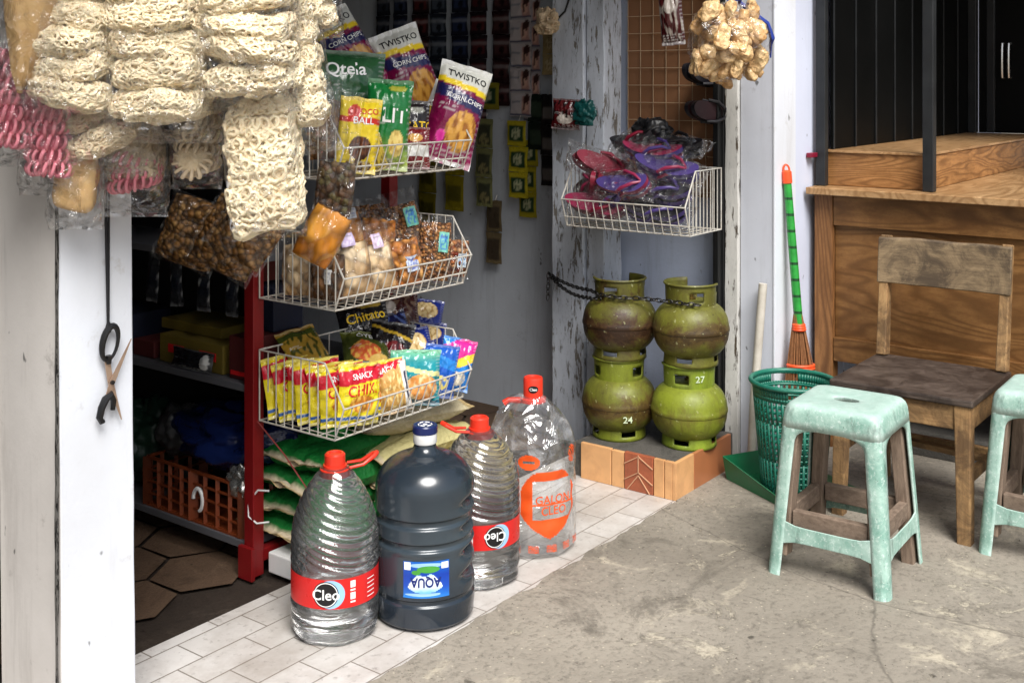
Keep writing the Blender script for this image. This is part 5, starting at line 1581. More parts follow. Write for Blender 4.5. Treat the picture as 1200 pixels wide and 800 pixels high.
def hang(label, loc, stack, film, yaw=-53, roll=0, name='cracker_bag', string=True, zt=2.0, filmmat='film2', group='bags of crackers hanging at the shop front'):
    """stack: list of (MB, material key, local loc, local euler)"""
    t = thing(name, label, 'cracker bag', loc, (0, R(roll) * 0, R(yaw)), group)
    t.matrix_world = Matrix.Translation(loc) @ Matrix.Rotation(R(yaw), 4, 'Z') @ Matrix.Rotation(R(roll), 4, 'Y')
    for mbx, mk, l, e in stack:
        key = id(mbx)
        if key in _shared:
            o = _shared[key].copy(); COL.objects.link(o); o.parent = t
        else:
            o = mbx.build('cracker', [M[k_] for k_ in mk.split('+')], t, smooth=True, sharp=0); _shared[key] = o; _keep.append(mbx)
        o.location = l; o.rotation_euler = e
    top = .1
    if film:
        mb = MB(); sleeve(mb, *film); mb.build('plastic_wrap', M[filmmat], t, smooth=True, sharp=0)
        top = film[5] if len(film) > 5 and film[5] else film[3]
    if string:
        mb = MB()
        inv = t.matrix_world.inverted()
        e_ = inv @ Vector((loc[0], loc[1], zt))
        mb.tube([(0, 0, top - .01), tuple(e_)], .0018, 5); mb.build('string', M['whiteplastic'], t)
    return t
def ring_coil(R0, a, m, r, squash, seed, turns=1, N=420, jit=.12):
    pts = []
    for i in range(N):
        f = 2 * PI * turns * i / N
        ph = m * f + .8 * nz(f * 2, seed, 0)
        aa = a * (1 + jit * 3 * nz(f * 3, seed, 4))
        rr = R0 + aa * math.cos(ph)
        pts.append((rr * math.cos(f), rr * math.sin(f), squash * aa * math.sin(ph) + .004 * nz(f * 2, 8, seed)))
    mb = MB(); mb.tube(pts, r, 5, True); return mb
def stack_slabs(n, dz, rx, ry, rz, mk, seed, tilt=.12, jit=.006, e2=.75, z0=0):
    out = []; q = random.Random(seed)
    var = [lace(rx, ry, rz, seed + k * 1.7, e2=e2) for k in range(3)]
    for k in range(n):
        s_ = q.uniform(.92, 1.06)
        out.append((var[k % 3], mk + '+kr_core', (q.uniform(-jit, jit), q.uniform(-jit, jit), z0 + dz * k), (q.uniform(-tilt, tilt), q.uniform(-tilt, tilt) + .04, q.choice((0, PI)) + q.uniform(-.3, .3))))
    return out
# wide stacks that run out of the top of the picture
hang('bag of lumpy cream crackers stacked tilted, above the pink crackers at left', (1.308, 2.084, 1.40), stack_slabs(7, .054, .082, .066, .027, 'kr_white', 3, .32, .014), (.094, .080, -.035, .34, 3, .50), zt=2.01)
hang('widest stack of white crackers in clear film, second column from the left', (1.415, 1.948, 1.375), stack_slabs(7, .057, .090, .066, .029, 'kr_white', 11, .18, .010, .55), (.101, .078, -.045, .36, 7, .52), zt=2.01)
hang('stack of round cream crackers bulging over the white block, third column', (1.518, 1.806, 1.43), stack_slabs(7, .052, .092, .078, .026, 'kr_white', 23, .26, .013, .9), (.102, .090, -.035, .33, 13, .48), zt=2.01)
hang('narrow column of pale crackers leaning right, beside the chip bags', (1.655, 1.795, 1.37), stack_slabs(7, .052, .052, .050, .030, 'kr_white', 31, .16, .006, .8), (.064, .060, -.05, .36, 19, .52, .05), roll=-9, zt=2.01)
hang('short pale cracker bag at the very top, right of the leaning column', (1.74, 1.86, 1.575), stack_slabs(4, .05, .056, .05, .028, 'kr_white', 37, .2), (.066, .06, -.03, .2, 23, .34), roll=-4, zt=2.01)
# long square block
blk = lace(.066, .051, .132, 5, .0046, .0095, 30, .24, .3, .007, .004, .985)
hang('long square block of pitted white cracker, hanging lowest', (1.575, 1.822, 1.262), [(blk, 'kr_white+kr_cream', (0, 0, 0), (R(4), 0, .0))], (.073, .060, -.14, .15, 29, .30, .02, .4), roll=-4, zt=2.01)
# lower, dimmer ones
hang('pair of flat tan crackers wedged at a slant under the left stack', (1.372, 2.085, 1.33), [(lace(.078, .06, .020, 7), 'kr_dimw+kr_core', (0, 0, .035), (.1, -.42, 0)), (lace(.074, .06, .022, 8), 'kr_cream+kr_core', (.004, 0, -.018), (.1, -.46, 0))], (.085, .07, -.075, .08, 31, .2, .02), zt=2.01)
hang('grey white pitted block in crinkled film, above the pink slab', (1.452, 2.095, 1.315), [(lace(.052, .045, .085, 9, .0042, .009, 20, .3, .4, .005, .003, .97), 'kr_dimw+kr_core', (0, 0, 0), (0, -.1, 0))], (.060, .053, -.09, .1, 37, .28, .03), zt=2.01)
hang('roll of looped cream crackers with a rosette end, over the dark doorway', (1.556, 2.012, 1.305), [(ring_coil(.034, .014, 16, .0038, .9, 51 + k, 2, 560, .06), 'kr_strand', (0, 0, -.05 + .027 * k), (.12, .1, k)) for k in range(6)] + [(slab(.036, .036, .07, 12, .5, .9, .004), 'kr_dim', (0, .012, 0), (0, 0, 0))] + [(ring_coil(.028, .012, 13, .0038, .6, 61, 2, 460, .05), 'kr_strand', (.0, -.040, -.048), (R(66), .1, 0)), (ring_coil(.010, .007, 6, .0034, .6, 62, 1, 120, .05), 'kr_strand', (.0, -.042, -.048), (R(66), .1, 0)), (slab(.034, .030, .016, 63, .6, .95, .004), 'kr_cream', (0, -.032, -.044), (R(66), 0, 0))], (.053, .053, -.085, .09, 41, .26, .025), zt=2.01)
hang('pink and cream edge of a cracker bag behind the looped roll', (1.60, 2.07, 1.325), [(ring_coil(.022, .014, 8, .005, .8, 71 + k, 1, 200), 'kr_pink', (0, 0, -.06 + .03 * k), (.1, .1, k)) for k in range(5)], (.042, .042, -.09, .08, 43, .26, .02), zt=2.01)
pk = lambda s, n=6, R0=.030: [(ring_coil(R0 + .002, .014, 17, .0036, .95, s + k, 2, 620, .06), 'kr_pink', (0, 0, -.075 + .027 * k), (.08 * math.sin(k), .08 * math.cos(k * 2), k)) for k in range(n)] + [(slab(R0 * 1.02, R0 * .98, .078, s, .4, .9, .003), 'kr_pinkd', (0, 0, .012), (0, 0, 0))]
hang('pink looped crackers at the left edge, highest of the pink bags', (1.222, 2.175, 1.385), pk(81, 7), (.056, .056, -.10, .12, 47, .30, .03), zt=2.01)
hang('pink looped crackers hanging beside the tan cracker, longest pink bag', (1.292, 2.135, 1.325), pk(91, 8, .032), (.060, .058, -.10, .16, 53, .34, .03), zt=2.01)
hang('pink looped slab peeping out under the grey white block', (1.455, 2.09, 1.235), [(ring_coil(.040, .016, 20, .0036, .8, 101 + k, 2, 640, .06), 'kr_pink', (0, 0, -.02 + .026 * k), (.12, -.2, k)) for k in range(3)] + [(slab(.040, .034, .045, 102, .5, .9, .004), 'kr_pinkd', (0, 0, .01), (.12, -.2, 0))], (.068, .062, -.055, .06, 59, .2, .04), zt=2.01)
tanc = slab(.044, .030, .066, 15, .55, .7, .004, 40, 40)
hang('single smooth tan cracker hanging in front of the white pillar', (1.338, 2.118, 1.223), [(tanc, 'kr_tan', (0, 0, 0), (0, .1, 0)), (slab(.040, .026, .04, 17, .55, .7, .004), 'kr_tan', (.004, -.004, .045), (.2, -.1, 0))], (.056, .042, -.07, .09, 67, .26, .03), zt=2.01)
mb = MB()
mb.lathe([(.004, -.16), (.02, -.12), (.04, -.02), (.055, .06), (.06, .16), (.02, .28)], 40, fn=lambda r, z, a: (r * (1 + .08 * math.cos(a * 7 + z * 20)), z))
hang('yellow tan pleated cracker cone at the top left corner', (1.225, 2.10, 1.56), [(mb, 'kr_tan', (0, 0, 0), (0, .12, 0))], (.068, .068, -.16, .2, 71, .36, .02), zt=2.01)
# looped crackers high up between stacks

# cluster of puffed crackers by the right pillar
t = thing('cracker_cluster', 'cluster of small bags of puffed golden crackers tied with blue string, by the right pillar', 'cracker bag', (3.56, 1.765, 1.57))
q = random.Random(5)
k = 0
for i in range(64):
    z = q.uniform(-.120, .09); a = q.uniform(0, 2 * PI)
    rr = (.155 - .30 * abs(z + .01)) * q.random() ** .33
    s_ = q.uniform(.026, .044)
    mbx = slab(s_ * 1.1, s_ * .62, s_ * .46, i + .5, .8, .8, .012, 30, 22, lay=.005)
    o = mbx.build('cracker', M['puff'], t, smooth=True, sharp=0)
    o.location = (rr * math.cos(a), rr * math.sin(a) * .8, z); o.rotation_euler = (q.uniform(0, 3), q.uniform(0, 3), q.uniform(0, 3))
mb = MB()
def clus(a, b):
    th = 2 * PI * a; ph = -PI / 2 + PI * b
    r_ = .158 * (1 + .14 * nz(math.cos(th) * 2.2, math.sin(th) * 2.2, ph * 2) + .07 * nz(math.cos(th) * 5, math.sin(th) * 5, ph * 5))
    return (r_ * math.cos(ph) * math.cos(th), r_ * .82 * math.cos(ph) * math.sin(th), r_ * .80 * math.sin(ph) - .01)
mb.grid(clus, 48, 30); mb.build('plastic_wrap', M['film'], t, smooth=True, sharp=0)
mb = MB()
mb.tube([(-.01, 0, .12), (.0, .0, .16), (.0, .0, 1.06)], .003, 6)
mb.tube([(-.03, -.02, .125), (.0, -.04, .135), (.04, -.02, .12), (.09, -.10, .05), (.115, -.105, .0), (.135, -.09, -.02), (.145, -.085, -.065)], [.008, .010, .008, .007, .010, .006, .003], 6)
mb.build('string', M['blue_string'], t, smooth=True)
mb = MB(); mb.tube([(.02, 0, .13), (.022, 0, .165), (.03, 0, .18)], [.012, .016, .012], 10); mb.build('knot', M['pinkrub'], t, smooth=True)

# ------------------------------------------------------------------ scissors hanging on the white pillar
mb = MB()
mb.tube([(1.446, 2.188, 1.75), (1.450, 2.188, 1.2), (1.457, 2.188, .905)], .003, 6)
mb.tube([(1.457 + .006, 2.188, 1.75), (1.459, 2.188, 1.25), (1.458, 2.188, .905)], .0026, 6)
mb.tube([(1.457, 2.188, .905), (1.452, 2.185, .898), (1.457, 2.180, .888), (1.462, 2.186, .896), (1.458, 2.188, .905)], .0035, 6)
tag(mb.build('cord', M['cord'], loc=(1.456, 2.188, .9), world=True), 'black cord holding the scissors on the white pillar', 'cord')
sx = thing('scissors', 'old scissors with a broken black handle hanging open on the white pillar', 'scissors', (1.457, 2.184, .78))
def sp_(name, mbx, mat, **kw):
    return mbx.build(name, mat, sx, world=True, **kw)
def blade(p, q, w0, w1, y):
    mbx = MB(); mbx.bar(p, q, w0, .002, 0, (0, 1, 0), w1, .0012); return mbx
# blade one: from the hanging loop through the pivot down to the point at lower right
b1 = MB(); b1.bar((1.452, 2.186, .835), (1.462, 2.186, .775), .013, .0022, 0, (0, 1, 0)); b1.bar((1.462, 2.186, .775), (1.489, 2.186, .690), .014, .0022, 0, (0, 1, 0), .002, .001)
sp_('blade', b1, M['blade'])
b2 = MB(); b2.bar((1.452, 2.1825, .745), (1.462, 2.1825, .775), .012, .0022, 0, (0, 1, 0)); b2.bar((1.462, 2.1825, .775), (1.511, 2.1825, .862), .014, .0022, 0, (0, 1, 0), .002, .001)
sp_('blade', b2, M['blade'])
mbx = MB(); mbx.tube([(1.4625, 2.177, .777), (1.4625, 2.187, .777)], .0045, 12); sp_('screw', mbx, M['chain'])
mbx = MB(); mbx.tube([(1.458 + .019 * math.cos(a) + .006 * math.sin(a), 2.182, .862 + .036 * math.sin(a)) for a in [2 * PI * k / 26 for k in range(26)]], [.0055 + .002 * math.cos(2 * PI * k / 26 + 4) for k in range(26)], 8, True)
mbx.tube([(1.455, 2.182, .836), (1.456, 2.183, .818)], [.007, .005], 8)
sp_('handle', mbx, M['blackplastic'], smooth=True)
mbx = MB(); mbx.tube([(1.463, 2.180, .718), (1.465, 2.180, .738), (1.458, 2.180, .752), (1.446, 2.180, .745), (1.436, 2.180, .728), (1.431, 2.180, .708), (1.436, 2.180, .698), (1.442, 2.180, .699)], [.005, .0065, .0085, .0085, .008, .0075, .006, .0045], 8)
o = sp_('handle', mbx, M['blackplastic'], smooth=True); o['label'] = 'broken lower handle of the scissors'

# ------------------------------------------------------------------ rice sacks under the bottom basket
def sack(label, loc, w, h, th, col, col2, yaw, pitch, roll, seed, txt=None):
    f = paint(col, [('band', .0, .05, C(190, 160, 96)), ('band', .95, 1, C(190, 160, 96)), ('ell', 0, .5, .62, .2, col2, col, 4)])
    tx = [txt] if txt else []
    return bag(label, w, h, th, f, loc, yaw, pitch, roll, tx, 'sack', seed, name='rice_sack', cat='rice sack', group='rice sacks stacked under the baskets', crimpcol=C(190, 160, 96), slack=2.4, blunt=True, micro=False)
gr, gr2 = C(26, 110, 48), C(190, 200, 120)
# lying: local z (length) along +u, face (local -y) up
def lying(label, u, v, z, ln, w, th, c1, c2, seed, tw=0, txt=None):
    o = sack(label, (0, 0, 0), w, ln, th, c1, c2, 0, 0, 0, seed, txt)
    # columns: local x -> -v, local y -> -z(world down), local z -> +u
    Mx = Matrix(((0, 0, 1, 0), (-1, 0, 0, 0), (0, -1, 0, 0), (0, 0, 0, 1)))
    o.matrix_world = Matrix.Translation((u, v, z)) @ Matrix.Rotation(tw, 4, 'Z') @ Mx
    return o
lying('lowest green rice sack of the stack under the baskets', 2.275, 2.60, .095, .50, .34, .085, gr, gr2, 201, R(-2))
lying('second green rice sack from the floor under the baskets', 2.285, 2.60, .168, .50, .34, .085, gr, gr2, 203, R(3))
lying('third green rice sack from the floor under the baskets', 2.275, 2.595, .241, .50, .34, .085, gr, gr2, 205, R(-3))
lying('topmost green rice sack of the stack, below the yellow snack packs', 2.285, 2.60, .318, .46, .34, .09, C(24, 118, 50), C(60, 150, 70), 207, R(4))
cr = C(206, 192, 156)
lying('cream rice sack with blue letters lying on top at the right', 2.50, 2.56, .375, .44, .30, .085, cr, C(228, 220, 190), 211, R(-8), ('IP', .1, .66, .05, 'print_navy', -PI / 2))
lying('cream and green rice sack in the middle of the right stack', 2.52, 2.52, .285, .44, .30, .085, C(196, 186, 130), C(110, 150, 80), 213, R(-4))
lying('yellowish rice sack under the cream ones, right stack', 2.54, 2.50, .20, .42, .30, .085, C(196, 176, 110), C(226, 214, 160), 215, R(-6))
lying('pale rice sack lowest at the right, behind the blue gallon', 2.55, 2.50, .115, .42, .30, .085, C(196, 184, 150), C(150, 160, 120), 217, R(-2))
mb = MB(); mb.box(2.262, 2.40, 2.46, 2.60, -.01, .05); 
tag(mb.build('paper_pack', M['whiteplastic'], loc=(2.33, 2.53, 0), world=True, bevel=.004), 'white flat pack on the floor under the green sacks', 'pack')
mb = MB(); mb.tube([(2.222, 2.60, .44), (2.235, 2.50, .36), (2.245, 2.42, .28), (2.25, 2.38, .235)], .0022, 5)
tag(mb.build('string', M['redstring'], loc=(2.222, 2.60, .44), world=True), 'thin red string hanging from the red upright past the sacks', 'string')
mb = MB(); mb.tube([(2.23, 2.56, .245), (2.224, 2.60, .24), (2.218, 2.635, .20), (2.215, 2.63, .16), (2.22, 2.60, .145), (2.24, 2.57, .15)], .0028, 6)
tag(mb.build('wire_loop', M['whiteplastic'], loc=(2.22, 2.60, .2), world=True, smooth=True), 'loop of white wire by the green sacks', 'wire')

# ------------------------------------------------------------------ goods on the dark shelves
cr_ = thing('orange_crate', 'orange plastic crate with square openings on the lowest shelf', 'crate', (2.40, 2.90, .078))
def lattice(name, fx, n1, n2, L, H, par):
    mbx = MB()
    for k in range(n1 + 1): mbx.bar(fx(L * k / n1, 0), fx(L * k / n1, H), .012 if k % 4 else .03, .006, 0, (1, 1, .0))
    for k in range(n2 + 1): mbx.bar(fx(0, H * k / n2), fx(L, H * k / n2), .012 if k in (0, n2) else .006, .006, 0, (0, 0, 1))
    return mbx.build(name, M['orange'], par, world=True)
lattice('side', lambda a, z: (2.235, 2.68 + a, .080 + z), 8, 4, .46, .15, cr_)
lattice('side', lambda a, z: (2.56, 2.68 + a, .080 + z), 8, 4, .46, .15, cr_)
lattice('end', lambda a, z: (2.235 + a, 2.68, .080 + z), 6, 4, .325, .15, cr_)
lattice('end', lambda a, z: (2.235 + a, 3.14, .080 + z), 6, 4, .325, .15, cr_)
mb = MB(); mb.box(2.235, 2.56, 2.68, 3.14, .078, .086); mb.build('bottom', M['orange'], cr_, world=True)
mb = MB(); mb.tube([(2.229, 2.88 + .022 * math.cos(a), .15 + .034 * math.sin(a)) for a in [2 * PI * k / 20 for k in range(15)]], .006, 6); mb.build('tag', M['whiteplastic'], cr_, world=True)
M['tealpouch'] = plain('tealpouch', C(14, 74, 72), .4, 0, .3, 14, .6)
def crumple(name, label, cat, mat, c, r, seed, amp=.25):
    mbx = MB()
    def fn(a, b):
        th = 2 * PI * a; ph = -PI / 2 + PI * b
        d = Vector((math.cos(ph) * math.cos(th), math.cos(ph) * math.sin(th), math.sin(ph)))
        k = 1 + amp * noise.noise(d * 2.2 + Vector((seed, 0, 0))) + amp * .5 * noise.noise(d * 5 + Vector((seed, 3, 0))) + amp * .35 * abs(noise.noise(d * 10 + Vector((seed, 5, 0))))
        return (d.x * r[0] * k, d.y * r[1] * k, max(-r[2], d.z * r[2] * k))
    mbx.grid(fn, 72, 44)
    return tag(mbx.build(name, M[mat], loc=c, smooth=True, sharp=0), label, cat)
crumple('plastic_bag', 'shiny blue plastic bag heaped on the orange crate', 'plastic bag', 'bluebag', (2.40, 2.86, .31), (.17, .26, .10), 3)
crumple('plastic_bag', 'crumpled clear silver plastic at the right end of the crate', 'plastic bag', 'foilgrey' if 'foilgrey' in M else 'steel', (2.255, 2.70, .235), (.03, .055, .045), 9, .35)
crumple('plastic_bag', 'dim green plastic bag on the lowest shelf at left', 'plastic bag', 'dimgreen', (2.36, 3.30, .22), (.12, .12, .13), 5)
crumple('plastic_bag', 'dim clear plastic bag between the green bag and the blue bag', 'plastic bag', 'dimgrey', (2.34, 3.09, .30), (.09, .09, .08), 7)
def carton(name, label, b, mat, stripe=None):
    t = thing(name, label, 'box', ((b[0] + b[1]) / 2, (b[2] + b[3]) / 2, b[4]))
    mbx = MB(); mbx.box(*b); mbx.build('carton', mat, t, world=True, bevel=.003)
    if stripe:
        mbx = MB(); w = b[3] - b[2]
        for f0, f1, z0, z1 in stripe: mbx.box(b[0] - .002, b[0] - .0004, b[2] + w * f0, b[2] + w * f1, b[4] + (b[5] - b[4]) * z0, b[4] + (b[5] - b[4]) * z1)
        mbx.build('printing', M['print_r'], t, world=True)
    return t
ybm = plain('ybox', C(104, 88, 26), .7); rbm = plain('rbox', C(74, 18, 18), .7); bbm = plain('bbox', C(14, 20, 42), .7)
carton('carton_box', 'yellow cardboard box with red print on the middle shelf', (2.25, 2.45, 2.79, 3.10, .538, .625), ybm, [(.1, .35, .4, .7), (.6, .85, .4, .7)])
carton('carton_box', 'second yellow box stacked behind on the middle shelf', (2.30, 2.47, 2.86, 3.16, .627, .66), ybm)
carton('carton_box', 'red box beside the red upright on the middle shelf', (2.245, 2.45, 2.66, 2.755, .538, .665), rbm, [(.1, .9, .1, .2)])
carton('carton_box', 'dark blue box with a white label behind the red upright', (2.34, 2.46, 2.665, 2.785, .667, .80), bbm)
carton('carton_box', 'flat red packet at the left end of the middle shelf', (2.25, 2.42, 3.13, 3.24, .538, .59), rbm)
bag('black plastic packet lying in front of the yellow box', .20, .06, .03, paint(C(26, 26, 30), [('ell', .7, .5, .2, .4, W0)]), (2.236, 2.92, .538), R(-90), R(-8), 0, seed=301)
carton('carton_box', 'blue carton at the left of the middle shelf near the white pillar', (2.26, 2.42, 3.27, 3.52, .538, .66), bbm)
for i in range(4):
    y = 2.75 + i * .13
    bag(['nearest dim clear strip', 'second dim clear strip', 'third dim clear strip', 'furthest dim clear strip'][i] + ' hanging under the upper shelf', .05, .16, .012, paint(C(34, 35, 38), [('band', .3, .6, C(22, 25, 32)), ('band', .8, .95, C(52, 54, 58))]), (2.25, y, .72), R(-80), 0, rnd.uniform(-.1, .1), seed=310 + i, name='sachet_strip', cat='sachet strip', res=(8, 12), group='dim strips under the shelf')

# ------------------------------------------------------------------ sachet strips on the inner wall
def strip(label, u, v, ztop, n, w, h, base, items, group='sachet strips hanging on the inner wall', seed=0, sway=.0, jit=0.0):
    t = thing('sachet_strip', label, 'sachet strip', (u, v, ztop), (0, sway, R(-90) + rnd.uniform(-.15, .05)), group)
    f = paint(base, items)
    for k in range(n):
        P = bagsurf(w, h * .98, .010, seed + k, .08, .5)
        mb = MB(); mb.c = []
        nu, nv = 14, 14
        for side in (-1, 1):
            mb.grid(lambda a, b: P(a * 2 - 1, b, side), nu, nv, 0, flip=side > 0)
            for j in range(nv):
                for i in range(nu): mb.c.append(f(2 * i / (nu - 1) - 1, j / (nv - 1)))
        o = mb.build('sachet', M['sachet'], t, smooth=True, sharp=0); o.location = (rnd.uniform(-jit, jit), -.004 * (k % 2), -h * (k + 1)); o.rotation_euler = (0, rnd.uniform(-.02, .02), 0)
    mb = MB(); mb.tube([(0, .004, -.005), (0, .02, .02)], .002, 4); mb.build('hook', M['wire'], t)
    return t
face = [('rect', .15, .98, .08, .92, C(196, 150, 140)), ('ell', .5, .52, .30, .34, C(224, 180, 160)), ('ell', .62, .75, .28, .22, C(70, 44, 40)), ('ell', .36, .5, .10, .2, C(80, 50, 46)), ('rect', -.9, .05, .55, .62, C(150, 150, 160)), ('rect', -.9, -.2, .40, .45, C(170, 170, 176)), ('band', .0, .12, C(70, 76, 100))]
strip('white strip of soap sachets showing a face, tallest pale strip', 4.02, 2.985, 1.80, 5, .125, .106, C(210, 200, 200), face, seed=401)
strip('second face strip half hidden at the right of the first', 4.035, 2.935, 1.78, 5, .10, .106, C(196, 186, 190), face, seed=411)
gg = [('rect', -.8, .8, .2, .8, C(40, 66, 44)), ('ell', 0, .5, .5, .22, C(190, 190, 150), C(60, 90, 60), 6)]
strip('bright yellow seasoning strip in front, below the face strips', 4.0, 2.985, 1.255, 3, .105, .112, C(186, 170, 40), gg, seed=421, jit=.01)
strip('yellow seasoning strip behind, lowest by the bright one', 4.03, 2.945, 1.17, 3, .10, .112, C(170, 156, 40), gg, seed=431, jit=.01)
strip('dark green coffee strip right of the yellow seasoning', 4.02, 2.895, 1.37, 2, .11, .12, C(30, 40, 34), [('rect', -.7, .7, .2, .75, C(60, 74, 60))], seed=441)
strip('narrow dark strip against the peeling post', 4.0, 2.825, 1.37, 3, .08, .13, C(38, 34, 34), [('rect', -.7, .7, .2, .6, C(110, 104, 100))], seed=451)
strip('pale green spice strip, long, left of the yellow ones', 4.0, 3.17, 1.26, 3, .10, .13, C(128, 128, 84), [('rect', -.8, .8, .15, .8, C(70, 72, 56)), ('ell', 0, .3, .6, .18, C(150, 140, 96), C(80, 80, 60), 5)], seed=461)
strip('brownish spice strip hanging below the pale green one', 4.02, 3.13, .90, 2, .085, .14, C(110, 96, 70), [('rect', -.8, .8, .15, .8, C(70, 60, 48))], seed=471)
strip('yellow packet strip left of the pale green strip', 4.0, 3.34, 1.16, 2, .12, .16, C(150, 136, 30), [('rect', -.7, .7, .3, .7, C(96, 90, 30))], seed=481)
strip('dull yellow packet strip by the top basket corner', 4.02, 3.52, 1.06, 3, .12, .15, C(120, 110, 28), [('rect', -.7, .7, .3, .7, C(76, 72, 26))], seed=491)
strip('topmost yellow seasoning strip beside the magenta bag', 4.0, 3.16, 1.42, 1, .16, .12, C(140, 130, 40), gg, seed=495)
dk = [(C(38, 40, 50), C(70, 74, 86), 'black'), (C(30, 34, 48), C(60, 70, 96), 'navy'), (C(40, 28, 30), C(90, 40, 40), 'dark red'), (C(34, 40, 50), C(80, 88, 100), 'slate'), (C(28, 30, 44), C(50, 60, 90), 'midnight blue'), (C(36, 28, 32), C(84, 36, 40), 'brown red'), (C(44, 26, 28), C(80, 50, 50), 'maroon')]
where = ['first from the left at the very back', 'second from the left at the back', 'third from the left at the back', 'in the middle of the dark rows', 'right of the middle dark rows', 'next but one to the face strip', 'right beside the face strip']
for i, ((a, b, nm), wh) in enumerate(zip(dk, where)):
    v = 3.80 - i * .118
    strip('%s shampoo sachet strip hanging high, %s' % (nm, wh), 4.02 - .01 * (i % 2), v, 1.84, 5 + (i % 2), .10, .105, a, [('rect', -.8, .8, .2, .8, b), ('band', .55, .7, mix(b, (1, 1, 1), .12)), ('ell', .2, .35, .3, .15, mix(a, (0, 0, 0), .4))], seed=500 + 10 * i, group='dark sachet strips at the top of the inner wall')
# small packs by the post
strip('pair of cream garlic packets hanging by the peeling post', 3.99, 2.80, 1.63, 2, .10, .09, C(176, 156, 112), [('ell', 0, .5, .6, .34, C(206, 190, 150), C(150, 128, 88), 6)], seed=601)
bag('dark red coffee sachet bundle hanging on the peeling post', .115, .12, .05, paint(C(86, 22, 26), [('ell', 0, .35, .6, .16, C(190, 180, 170)), ('spk', .4, 1, 5, C(30, 20, 22))]), (3.72, 2.545, 1.235), R(-70), 0, R(4), seed=605, name='sachet_bundle', cat='sachets')
crumple('green_pouch', 'teal green pouch hanging beside the red sachet bundle', 'pouch', 'tealpouch', (3.72, 2.455, 1.30), (.018, .05, .048), 15, .4)
crumple('garlic_bulbs', 'bunch of pale bulbs hanging at the top of the post', 'bulbs', 'kr_dim', (3.76, 2.66, 1.66), (.03, .05, .05), 21, .5)
mb = MB(); mb.tube([(3.77, 2.69, 1.63), (3.768, 2.63, 1.66), (3.768, 2.58, 1.70), (3.772, 2.55, 1.78)], .004, 6)
tag(mb.build('rope', M['cord'], loc=(3.77, 2.69, 1.63), world=True, smooth=True), 'dark rope curling beside the pale bulbs', 'rope')
bag('dark maroon sachet pack hanging at the top of the alcove', .09, .24, .05, paint(C(70, 24, 26), [('spk', 0, 1, 5, C(160, 150, 140)), ('ell', 0, .6, .5, .12, C(190, 180, 170))]), (3.72, 2.065, 1.555), R(-75), 0, R(-5), seed=611, name='sachet_bundle', cat='sachets')

# ------------------------------------------------------------------ brown board with a wire grid, in the alcove
t = thing('grid_board', 'brown board with a light wire grid at the back of the alcove', 'board', (3.96, 2.2, .95))
mb = MB(); mb.box(3.955, 3.9685, 1.995, 2.405, .98, 2.3); mb.build('board', M['board'], t, world=True, bevel=.002)
mb = MB()
for k in range(8): mb.tube([(3.950, 2.40 - k * .0575, .97), (3.950, 2.40 - k * .0575, 2.3)], .0016, 5)
for k in range(19): mb.tube([(3.947, 1.995, 1.0 + k * .068), (3.947, 2.405, 1.0 + k * .068)], .0016, 5)
mb.build('wire_grid', M['gridwire'], t, world=True)

# ------------------------------------------------------------------ sandals in clear bags (basket over the gas)
def sandal(label, loc, yaw, pitch, roll, sole, top, strap, film=True, L=.24, seed=1):
    t = thing('sandals', label, 'sandals', loc)
    t.matrix_world = Matrix.Translation(loc) @ Matrix.Rotation(yaw, 4, 'Z') @ Matrix.Rotation(pitch, 4, 'X') @ Matrix.Rotation(roll, 4, 'Y')
    def outline(k, n=40):
        a = 2 * PI * k / n; x = L / 2 * math.cos(a); w = .043 * (1 + .16 * math.cos(a) - .16 * math.exp(-((x + .01) / .05) ** 2))
        return x, w * math.sin(a)
    n = 40
    for z0, nm in ((0, 'sandal'), (.030, 'sandal')):
        mb = MB(); vs = []
        for zz in (0, .006, .0061, .018):
            for k in range(n):
                x, y = outline(k); vs.append((x, y, z0 + zz + .022 * (x / (L / 2)) ** 2))
        fs = []
        mi = []
        for j in range(3):
            for k in range(n): fs.append((j * n + k, j * n + (k + 1) % n, (j + 1) * n + (k + 1) % n, (j + 1) * n + k)); mi.append(0 if j < 2 else 1)
        fs.append(tuple(range(n - 1, -1, -1))); mi.append(0)
        fs.append(tuple(3 * n + k for k in range(n))); mi.append(2)
        mb.v = vs; mb.f = fs; mb.m = mi
        s_ = mb.build(nm, [M[sole], M[sole], M[top]], t, smooth=True, sharp=40)
        mb = MB()
        for sg in (-1, 1):
            mb.tube([(.075, 0, z0 + .026), (.05, sg * .018, z0 + .044), (.01, sg * .036, z0 + .042), (-.02, sg * .040, z0 + .020)], [.004, .006, .007, .006], 8)
        mb.build('strap', M[strap], s_, smooth=True)
    if film:
        P = bagsurf(.13, L * 1.2, .085, seed, .04, 2.0)
        mb = MB()
        for side in (-1, 1):
            mb.grid(lambda a, b: (P(a * 2 - 1, b, side)[2] - L * .6, P(a * 2 - 1, b, side)[0], P(a * 2 - 1, b, side)[1] + .03), 26, 30, 0, flip=side < 0)
        mb.build('plastic_bag', M['film2'], t, smooth=True, sharp=0)
    return t
YB = R(-90)
sg = 'sandals in clear bags in the wall basket'
sandal('maroon sandals standing on edge at the left of the wall basket', (3.63, 2.33, 1.03), YB + R(10), R(70), R(-52), 'maroon', 'maroon', 'pinkrub', seed=3)
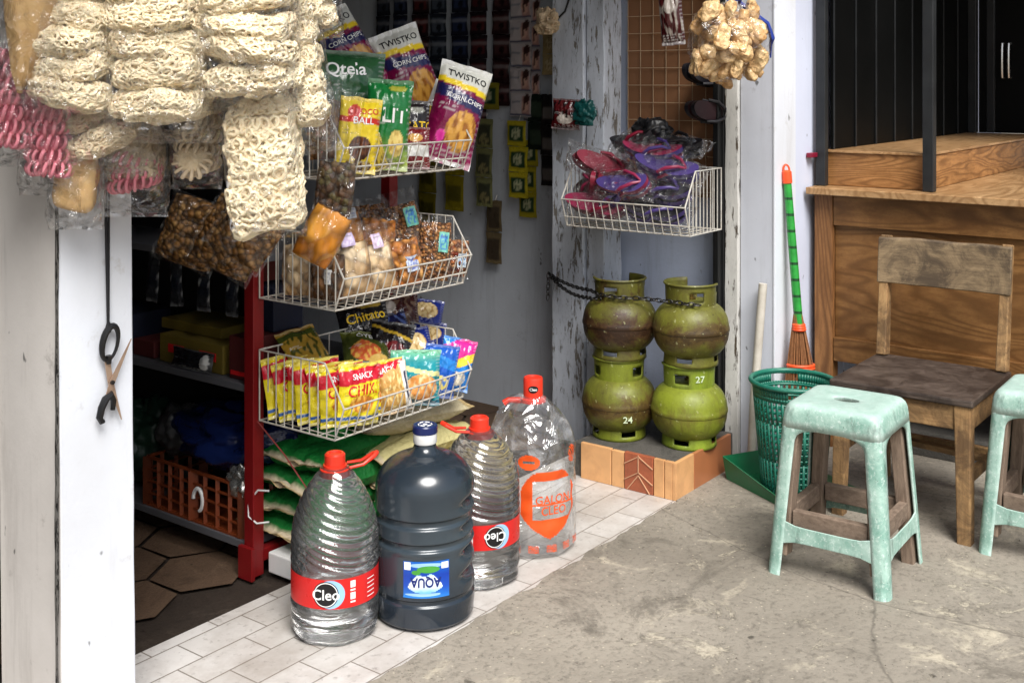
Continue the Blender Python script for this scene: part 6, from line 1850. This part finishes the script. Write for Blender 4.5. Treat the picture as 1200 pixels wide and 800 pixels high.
sandal('bright pink red sandals leaning at the left of the wall basket', (3.63, 2.335, 1.10), YB + R(16), R(60), R(40), 'maroon', 'maroon', 'maroon', seed=5)
sandal('maroon sandals lowest in the left corner of the wall basket', (3.59, 2.30, .955), YB, R(60), R(10), 'maroon', 'pinkrub', 'maroon', seed=7)
sandal('purple edged black sandals lying lowest in the wall basket', (3.60, 2.07, .935), YB + R(4), R(38), R(6), 'purple', 'blackrub', 'purple', seed=9)
sandal('purple edged black sandals in the middle of the wall basket pile', (3.61, 2.05, 1.01), YB - R(3), R(34), R(10), 'purple', 'blackrub', 'purple', seed=11)
sandal('purple sandals with pink straps upper right in the wall basket', (3.63, 2.04, 1.085), YB + R(3), R(36), R(12), 'purple', 'purple', 'pinkrub', seed=13)
sandal('purple sandals topmost in the wall basket pile', (3.66, 2.11, 1.135), YB, R(26), R(4), 'purple', 'pinkrub', 'purple', seed=15)
sandal('pink soled sandals in the centre front of the wall basket', (3.575, 2.17, 1.03), YB + R(10), R(52), R(-6), 'pinkrub', 'purple', 'pinkrub', seed=17, L=.2)
sandal('purple sandals upright behind the maroon ones', (3.61, 2.24, .975), YB, R(58), R(-24), 'purple', 'purple', 'purple', seed=19, L=.2)
sandal('black sandals on the back of the wall basket pile', (3.71, 2.06, 1.16), YB, R(24), R(6), 'blackrub', 'blackrub', 'blackrub', seed=21)
sandal('black sandals bulging up at the back, left of centre', (3.70, 2.20, 1.175), YB, R(30), R(-14), 'blackrub', 'blackrub', 'maroon', seed=23, L=.2)
crumple('black_bag', 'knotted shiny black plastic bag on top of the sandals', 'plastic bag', 'blackplastic', (3.70, 2.145, 1.235), (.05, .07, .055), 31, .3)
sandal('dark red sandals hanging in the shadow at the right of the alcove', (3.86, 2.03, 1.31), YB, R(80), R(78), 'blackrub', 'darkred', 'blackrub', film=False, seed=25)
sandal('black sandals hanging in the shadow beside the dark red pair', (3.88, 2.06, 1.45), YB, R(80), R(82), 'blackrub', 'blackrub', 'blackrub', film=False, seed=27)
